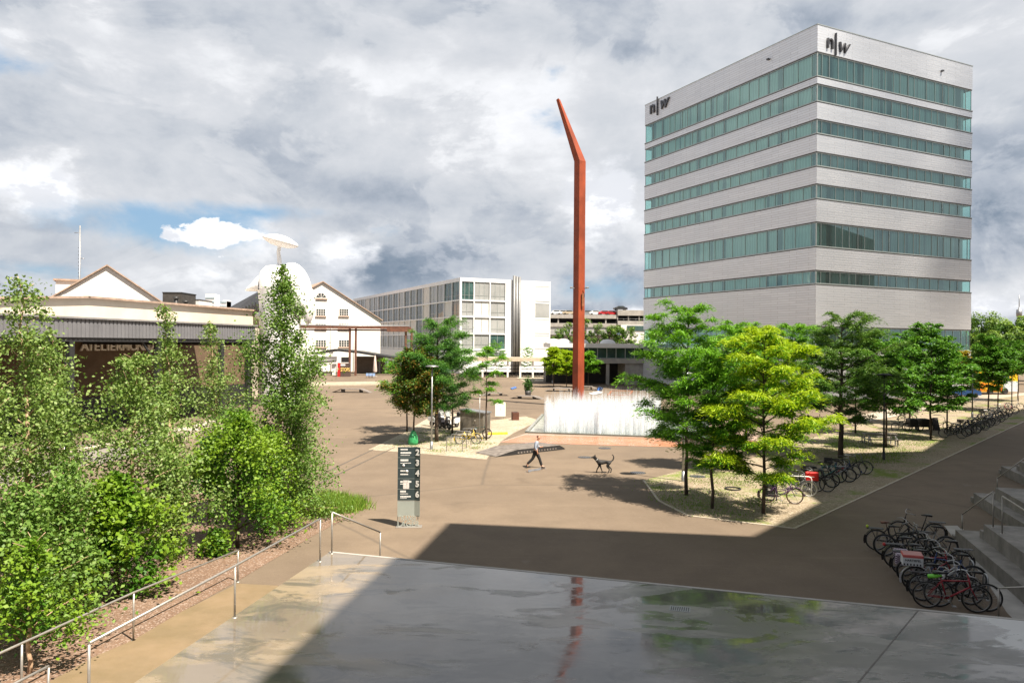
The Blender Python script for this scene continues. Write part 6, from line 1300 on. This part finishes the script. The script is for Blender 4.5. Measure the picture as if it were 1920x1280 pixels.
# shelter bicycles far behind: each one a bicycle, too small to show its parts
def far_mesh():
    meshes, wm_, rmm, (xa, xf, r) = BIKE['city']; bm = bmesh.new()
    for me in [v[0] for k, v in meshes.items() if k in ('frame','fork','handlebar','saddle','mudguard','mudguard_')]: bm.from_mesh(me)
    for x in (xa, xf): w_ = wm_.copy(); w_.transform(Matrix.Translation((x,0,r))); bm.from_mesh(w_); bpy.data.meshes.remove(w_)
    me = bpy.data.meshes.new('bicycle'); bm.to_mesh(me); bm.free(); me.materials.append(MT['black']); return me
fm_ = far_mesh(); rng = random.Random(2)
for k in range(46):
    px = 912+k*3.75+rng.uniform(-1,1); p = at(px, 696, 149.5+rng.uniform(-.8,1.2)); o = bpy.data.objects.new('bicycle', fm_); COL.objects.link(o); o.location = (p.x, p.y, 0); o.rotation_euler = (R(rng.uniform(-6,6)), 0, R(90+rng.uniform(-35,35)))
    tag(o, 'dark bicycle parked under the flat shelter roof', 'bicycle', 'bicycles under the shelter')

# ------------------------------------------------------------------ scooters
def scooter(px, py, ang, label, paint):
    t = thing('motor_scooter', label, 'scooter', G(px, py), R(ang), 'scooters on the pale island')
    def hull(P, w0, w1, mat, nm):
        n = len(P); m = MB(); vs = []
        for s, ww in ((-1,1.0),(1,1.0)): vs += [(x, s*(w1 if z > .62 else w0)*ww, z) for x, z in P]
        m.add(vs, [tuple(range(n-1,-1,-1)), tuple(range(n,2*n))]+[(i,(i+1)%n,n+(i+1)%n,n+i) for i in range(n)]); return m.build(nm, mat, t)
    hull([(-.95,.55),(-.88,.78),(-.35,.80),(-.15,.68),(-.12,.38),(-.5,.34)], .2, .17, paint, 'body'); hull([(.28,.34),(.42,.98),(.52,1.0),(.62,.72),(.50,.45),(.42,.33)], .2, .16, paint, 'leg_shield'); hull([(-.2,.26),(-.2,.36),(.32,.36),(.32,.26)], .18, .18, MT['blackpl'], 'floor_board')
    hull([(-.85,.80),(-.82,.9),(-.55,.88),(-.25,.84),(-.12,.78),(-.3,.78)], .15, .14, MT['blackpl'], 'seat')
    m = MB(); m.tube([(.40,-.36,1.06),(.48,-.1,1.08),(.48,.1,1.08),(.40,.36,1.06)], .02, 6); m.build('handlebar', MT['blackpl'], t); hull([(.45,1.05),(.36,1.38),(.38,1.38),(.58,1.02)], .2, .2, MT['glassgrey'], 'windscreen')
    for s in (-1,1): m = MB(); m.tube([(.44,s*.3,1.08),(.42,s*.38,1.25)], .008, 4); m.bbox((.40,s*.38-.06,1.22),(.43,s*.38+.06,1.30),.01); m.build('mirror', MT['blackpl'], t)
    for x in (-.62,.70): m = MB(); m.torus((x,0,.26), .19, .07, 20, 8); m.build('wheel', MT['black'], t); MB().lathe([(0,-.05),(.13,-.05),(.13,.05),(0,.05)], (x,0,.26), 12, 0, Matrix.Rotation(R(90),3,'X')).build('rim', MT['zinc'], t)
    m = MB(); m.tube([(.70,.0,.26),(.56,0,.6),(.47,0,1.05)], .035, 6); m.build('fork', MT['zinc'], t); MB().bbox((-1.15,-.2,.88),(-.78,.2,1.2),.06).build('top_box', MT['blackpl'], t); MB().lathe([(0,.02),(.07,.02),(.08,-.02)], (.63,0,.82), 12, 0, Matrix.Rotation(R(90),3,'Y')).build('headlight', WH, t)
SW1 = pm('white_scooter_paint', (.65,.65,.66), .25); SW2 = pm('dark_scooter_paint', (.05,.05,.06), .25)
scooter(820, 800, -40, 'dark and white motor scooter beside the lamp post on the pale island', SW1); scooter(833, 804, -52, 'middle motor scooter with a black top box on the pale island', SW2); scooter(847, 802, -125, 'white motor scooter with its fork to the front beside the cabinet', SW1)

# ------------------------------------------------------------------ people and dog (skinned skeletons baked to one surface)
def skin(name, nodes, edges, mat, parent, sub=2, root=None):
    names = list(nodes); me = bpy.data.meshes.new(name); me.from_pydata([nodes[n][0] for n in names], [(names.index(a), names.index(b)) for a, b in edges], [])
    o = bpy.data.objects.new(name, me); COL.objects.link(o); md = o.modifiers.new('skin', 'SKIN'); md.use_smooth_shade = True; sv = me.skin_vertices[0].data if me.skin_vertices else None
    if sv is None: bm = bmesh.new(); bm.from_mesh(me); bm.verts.layers.skin.verify(); bm.to_mesh(me); bm.free(); sv = me.skin_vertices[0].data
    for i, n in enumerate(names):
        r = nodes[n][1]; sv[i].radius = r if isinstance(r, tuple) else (r, r); sv[i].use_root = (n == (root or names[0]))
    ss_ = o.modifiers.new('sub', 'SUBSURF'); ss_.levels = sub; ss_.render_levels = sub
    bpy.context.view_layer.update(); dg = bpy.context.evaluated_depsgraph_get(); m2 = bpy.data.meshes.new_from_object(o.evaluated_get(dg)); bpy.data.objects.remove(o)
    for p in m2.polygons: p.use_smooth = True
    m2.materials.clear(); m2.materials.append(mat); o = bpy.data.objects.new(name, m2); COL.objects.link(o); o.parent = parent; return o
SKIN = pm('skin', (.48,.26,.17), .5, var=.06, scale=8); SHIRT = pm('grey_blue_shirt', (.31,.36,.45), .85, var=.1, scale=6, bump=.3, bscale=14); PANTS = pm('black_trousers', (.016,.016,.018), .85, var=.2, scale=6, bump=.3, bscale=14)
mp_ = G(1004, 877); man = thing('person', 'man in grey-blue shirt and black trousers striding right across the plaza, head bowed', 'person', mp_, R(-3))
N_ = dict(pelvis=((0,0,.93),(.13,.10)), spine=((.02,0,1.12),(.125,.10)), chest=((.05,0,1.32),(.165,.12)), neckb=((.08,0,1.46),.062), neck=((.115,0,1.53),.052), jaw=((.17,0,1.57),(.062,.07)), head=((.165,0,1.65),(.086,.096)), crown=((.14,0,1.72),(.062,.07)),
    shR=((.05,-.19,1.40),.07), elR=((-.02,-.245,1.14),.045), wrR=((.09,-.25,.93),.030), haR=((.115,-.25,.86),(.022,.036)), shL=((.06,.19,1.40),.07), elL=((.10,.25,1.15),.045), wrL=((.28,.19,1.10),.030), haL=((.34,.165,1.115),(.022,.036)),
    hipR=((0,-.09,.88),.095), knR=((-.16,-.09,.50),.062), anR=((-.46,-.09,.22),.040), toR=((-.42,-.09,.06),.035), hipL=((.02,.09,.88),.095), knL=((.21,.09,.50),.062), anL=((.33,.09,.10),.042), toL=((.50,.09,.045),.034))
for s, hx in (('R',(.115,-.25,.83)), ('L',(.36,.16,1.12))):
    for k in range(4): N_[f'f{s}{k}'] = ((hx[0]+(-.03+.02*k if s == 'R' else .055-.004*abs(k-1)), hx[1]+(0.0 if s == 'R' else -.03+.02*k), hx[2]-(.055-.006*abs(k-1.5) if s == 'R' else -.02)), .008)
    N_[f't{s}'] = ((hx[0]+(.045 if s == 'R' else .02), hx[1]+(.01 if s == 'R' else .05), hx[2]-(.0 if s == 'R' else -.03)), .010)
E_ = [('pelvis','spine'),('spine','chest'),('chest','neckb'),('neckb','neck'),('neck','jaw'),('jaw','head'),('head','crown')]
for s in 'RL': E_ += [('chest','sh'+s),('sh'+s,'el'+s),('el'+s,'wr'+s),('wr'+s,'ha'+s),('pelvis','hip'+s),('hip'+s,'kn'+s),('kn'+s,'an'+s),('an'+s,'to'+s),('ha'+s,'t'+s)]+[('ha'+s,f'f{s}{k}') for k in range(4)]
N_ = {k: (p, (tuple(x*1.1 for x in r) if isinstance(r, tuple) else r*1.12) if k[0] != 'f' and k not in ('head','crown','jaw') else r) for k, (p, r) in N_.items()}
body = skin('body', N_, E_, SKIN, man)
def infl(keys, f, over={}): return {k: over.get(k, (N_[k][0], tuple(x*f for x in N_[k][1]) if isinstance(N_[k][1], tuple) else N_[k][1]*f)) for k in keys}
skin('shirt', infl(['pelvis','spine','chest','neckb','shR','elR','wrR','shL','elL','wrL'], 1.2, {'neckb': ((.075,0,1.44),.085), 'wrR': ((.07,-.25,.97),.044), 'wrL': ((.24,.205,1.11),.044), 'pelvis': ((0,0,.95),(.16,.125))}), [e for e in E_ if e in [('pelvis','spine'),('spine','chest'),('chest','neckb'),('chest','shR'),('shR','elR'),('elR','wrR'),('chest','shL'),('shL','elL'),('elL','wrL')]], SHIRT, man)
skin('trousers', infl(['pelvis','hipR','knR','anR','hipL','knL','anL'], 1.18, {'pelvis': ((0,0,.96),(.15,.12)), 'anR': ((-.45,-.09,.22),.072), 'anL': ((.335,.09,.11),.075), 'knR': ((-.16,-.09,.50),.085), 'knL': ((.21,.09,.50),.085)}), [('pelvis','hipR'),('hipR','knR'),('knR','anR'),('pelvis','hipL'),('hipL','knL'),('knL','anL')], PANTS, man)
SHOE = pm('dark_grey_shoe', (.06,.06,.065), .6)
for a_, b_ in ((((-.49,-.09,.20),.05), ((-.42,-.09,.05),.045)), (((.30,.09,.055),.05), ((.52,.09,.045),.042))): skin('shoe', {'heel': a_, 'mid': (tuple((p+q)/2 for p, q in zip(a_[0], b_[0])), .048), 'toe': b_}, [('heel','mid'),('mid','toe')], SHOE, man, 1)
skin('hair', {'a': ((.10,0,1.63),(.075,.085)), 'b': ((.12,0,1.70),(.078,.088)), 'c': ((.155,0,1.745),(.055,.062))}, [('a','b'),('b','c')], pm('short_brown_hair', (.10,.055,.035), .8, var=.2, scale=20), man, 2)
fc = MB()
for s in (-1,1): fc.lathe([(0,-.012),(.012,0),(0,.012)], (.248,s*.033,1.655), 8)
fc.build('eye', pm('dark_eye', (.03,.02,.015), .3), man); MB().tube([(.245,0,1.66),(.275,0,1.615),(.25,0,1.605)], [.01,.016,.01], 6).build('nose', SKIN, man); MB().box((.225,-.025,1.575),(.238,.025,1.585)).build('mouth', pm('lips', (.3,.1,.08), .5), man)
for s in (-1,1): MB().lathe([(0,-.03),(.018,-.02),(.02,.015),(0,.03)], (.145,s*.09,1.64), 8).build('ear', SKIN, man)
dp = G(1131, 886); dog = thing('dog', 'slim black dog walking left with its tail curled up, facing the man', 'dog', dp, R(183)); DFUR = pm('black_dog_fur', (.018,.017,.017), .7, var=.4, scale=6, bump=.4, bscale=40)
D_ = dict(hip=((-.30,0,.56),(.095,.11)), loin=((-.12,0,.57),(.085,.09)), chest=((.13,0,.54),(.105,.14)), front=((.28,0,.58),(.085,.12)), neck=((.38,0,.72),(.06,.075)), skull=((.46,0,.84),(.062,.062)), muz=((.56,0,.81),.038), nose=((.64,0,.785),.026), earR=((.43,-.05,.95),.012), earL=((.43,.05,.95),.012), eaR=((.44,-.045,.88),.024), eaL=((.44,.045,.88),.024),
    t1=((-.42,0,.60),.034), t2=((-.52,0,.68),.03), t3=((-.55,0,.82),.028), t4=((-.50,0,.93),.022), t5=((-.44,0,.96),.012))
for s, y, dx in (('R',-.085,.05), ('L',.085,-.10)):
    D_['s'+s] = ((.22,y,.48),.06); D_['e'+s] = ((.19+dx*.3,y,.34),.038); D_['w'+s] = ((.24+dx*1.4,y,.17),.024); D_['p'+s] = ((.24+dx*1.9,y,.03),.028); D_['q'+s] = ((.30+dx*1.9,y,.02),.024)
    dx = -dx; D_['h'+s] = ((-.29,y,.50),.08); D_['k'+s] = ((-.22+dx*.5,y,.36),.05); D_['c'+s] = ((-.40+dx*.9,y,.20),.026); D_['b'+s] = ((-.37+dx*1.1,y,.03),.026); D_['g'+s] = ((-.31+dx*1.1,y,.02),.024)
ED = [('chest','loin'),('loin','hip'),('chest','front'),('front','neck'),('neck','skull'),('skull','muz'),('muz','nose'),('skull','eaR'),('eaR','earR'),('skull','eaL'),('eaL','earL'),('hip','t1'),('t1','t2'),('t2','t3'),('t3','t4'),('t4','t5')]
for s in 'RL': ED += [('chest','s'+s),('s'+s,'e'+s),('e'+s,'w'+s),('w'+s,'p'+s),('p'+s,'q'+s),('hip','h'+s),('h'+s,'k'+s),('k'+s,'c'+s),('c'+s,'b'+s),('b'+s,'g'+s)]
D_ = {k: (p, tuple(x*1.12 for x in r) if isinstance(r, tuple) else r*1.2) for k, (p, r) in D_.items()}
skin('body', D_, ED, DFUR, dog, 2, 'chest'); m = MB(); m.torus((0,0,0), .085, .014, 16, 6, axis='z'); cl_ = m.build('collar', pm('pale_collar', (.5,.5,.48), .5), dog); cl_.location = (.36,0,.68); cl_.rotation_euler = (0, R(40), 0)
MB().lathe([(0,-.014),(.014,0),(0,.014)], (.665,0,.79), 8).build('nose', MT['black'], dog)
# shallow puddle by the man's feet
struct('puddle', MB().sheet(poly([(985,884),(992,880),(1003,879),(1012,877),(1022,877),(1024,878),(1016,880),(1008,882),(998,883),(991,886)]), .008), pm('still_puddle_water', (.10,.085,.07), .03, var=.1, spec=.9))
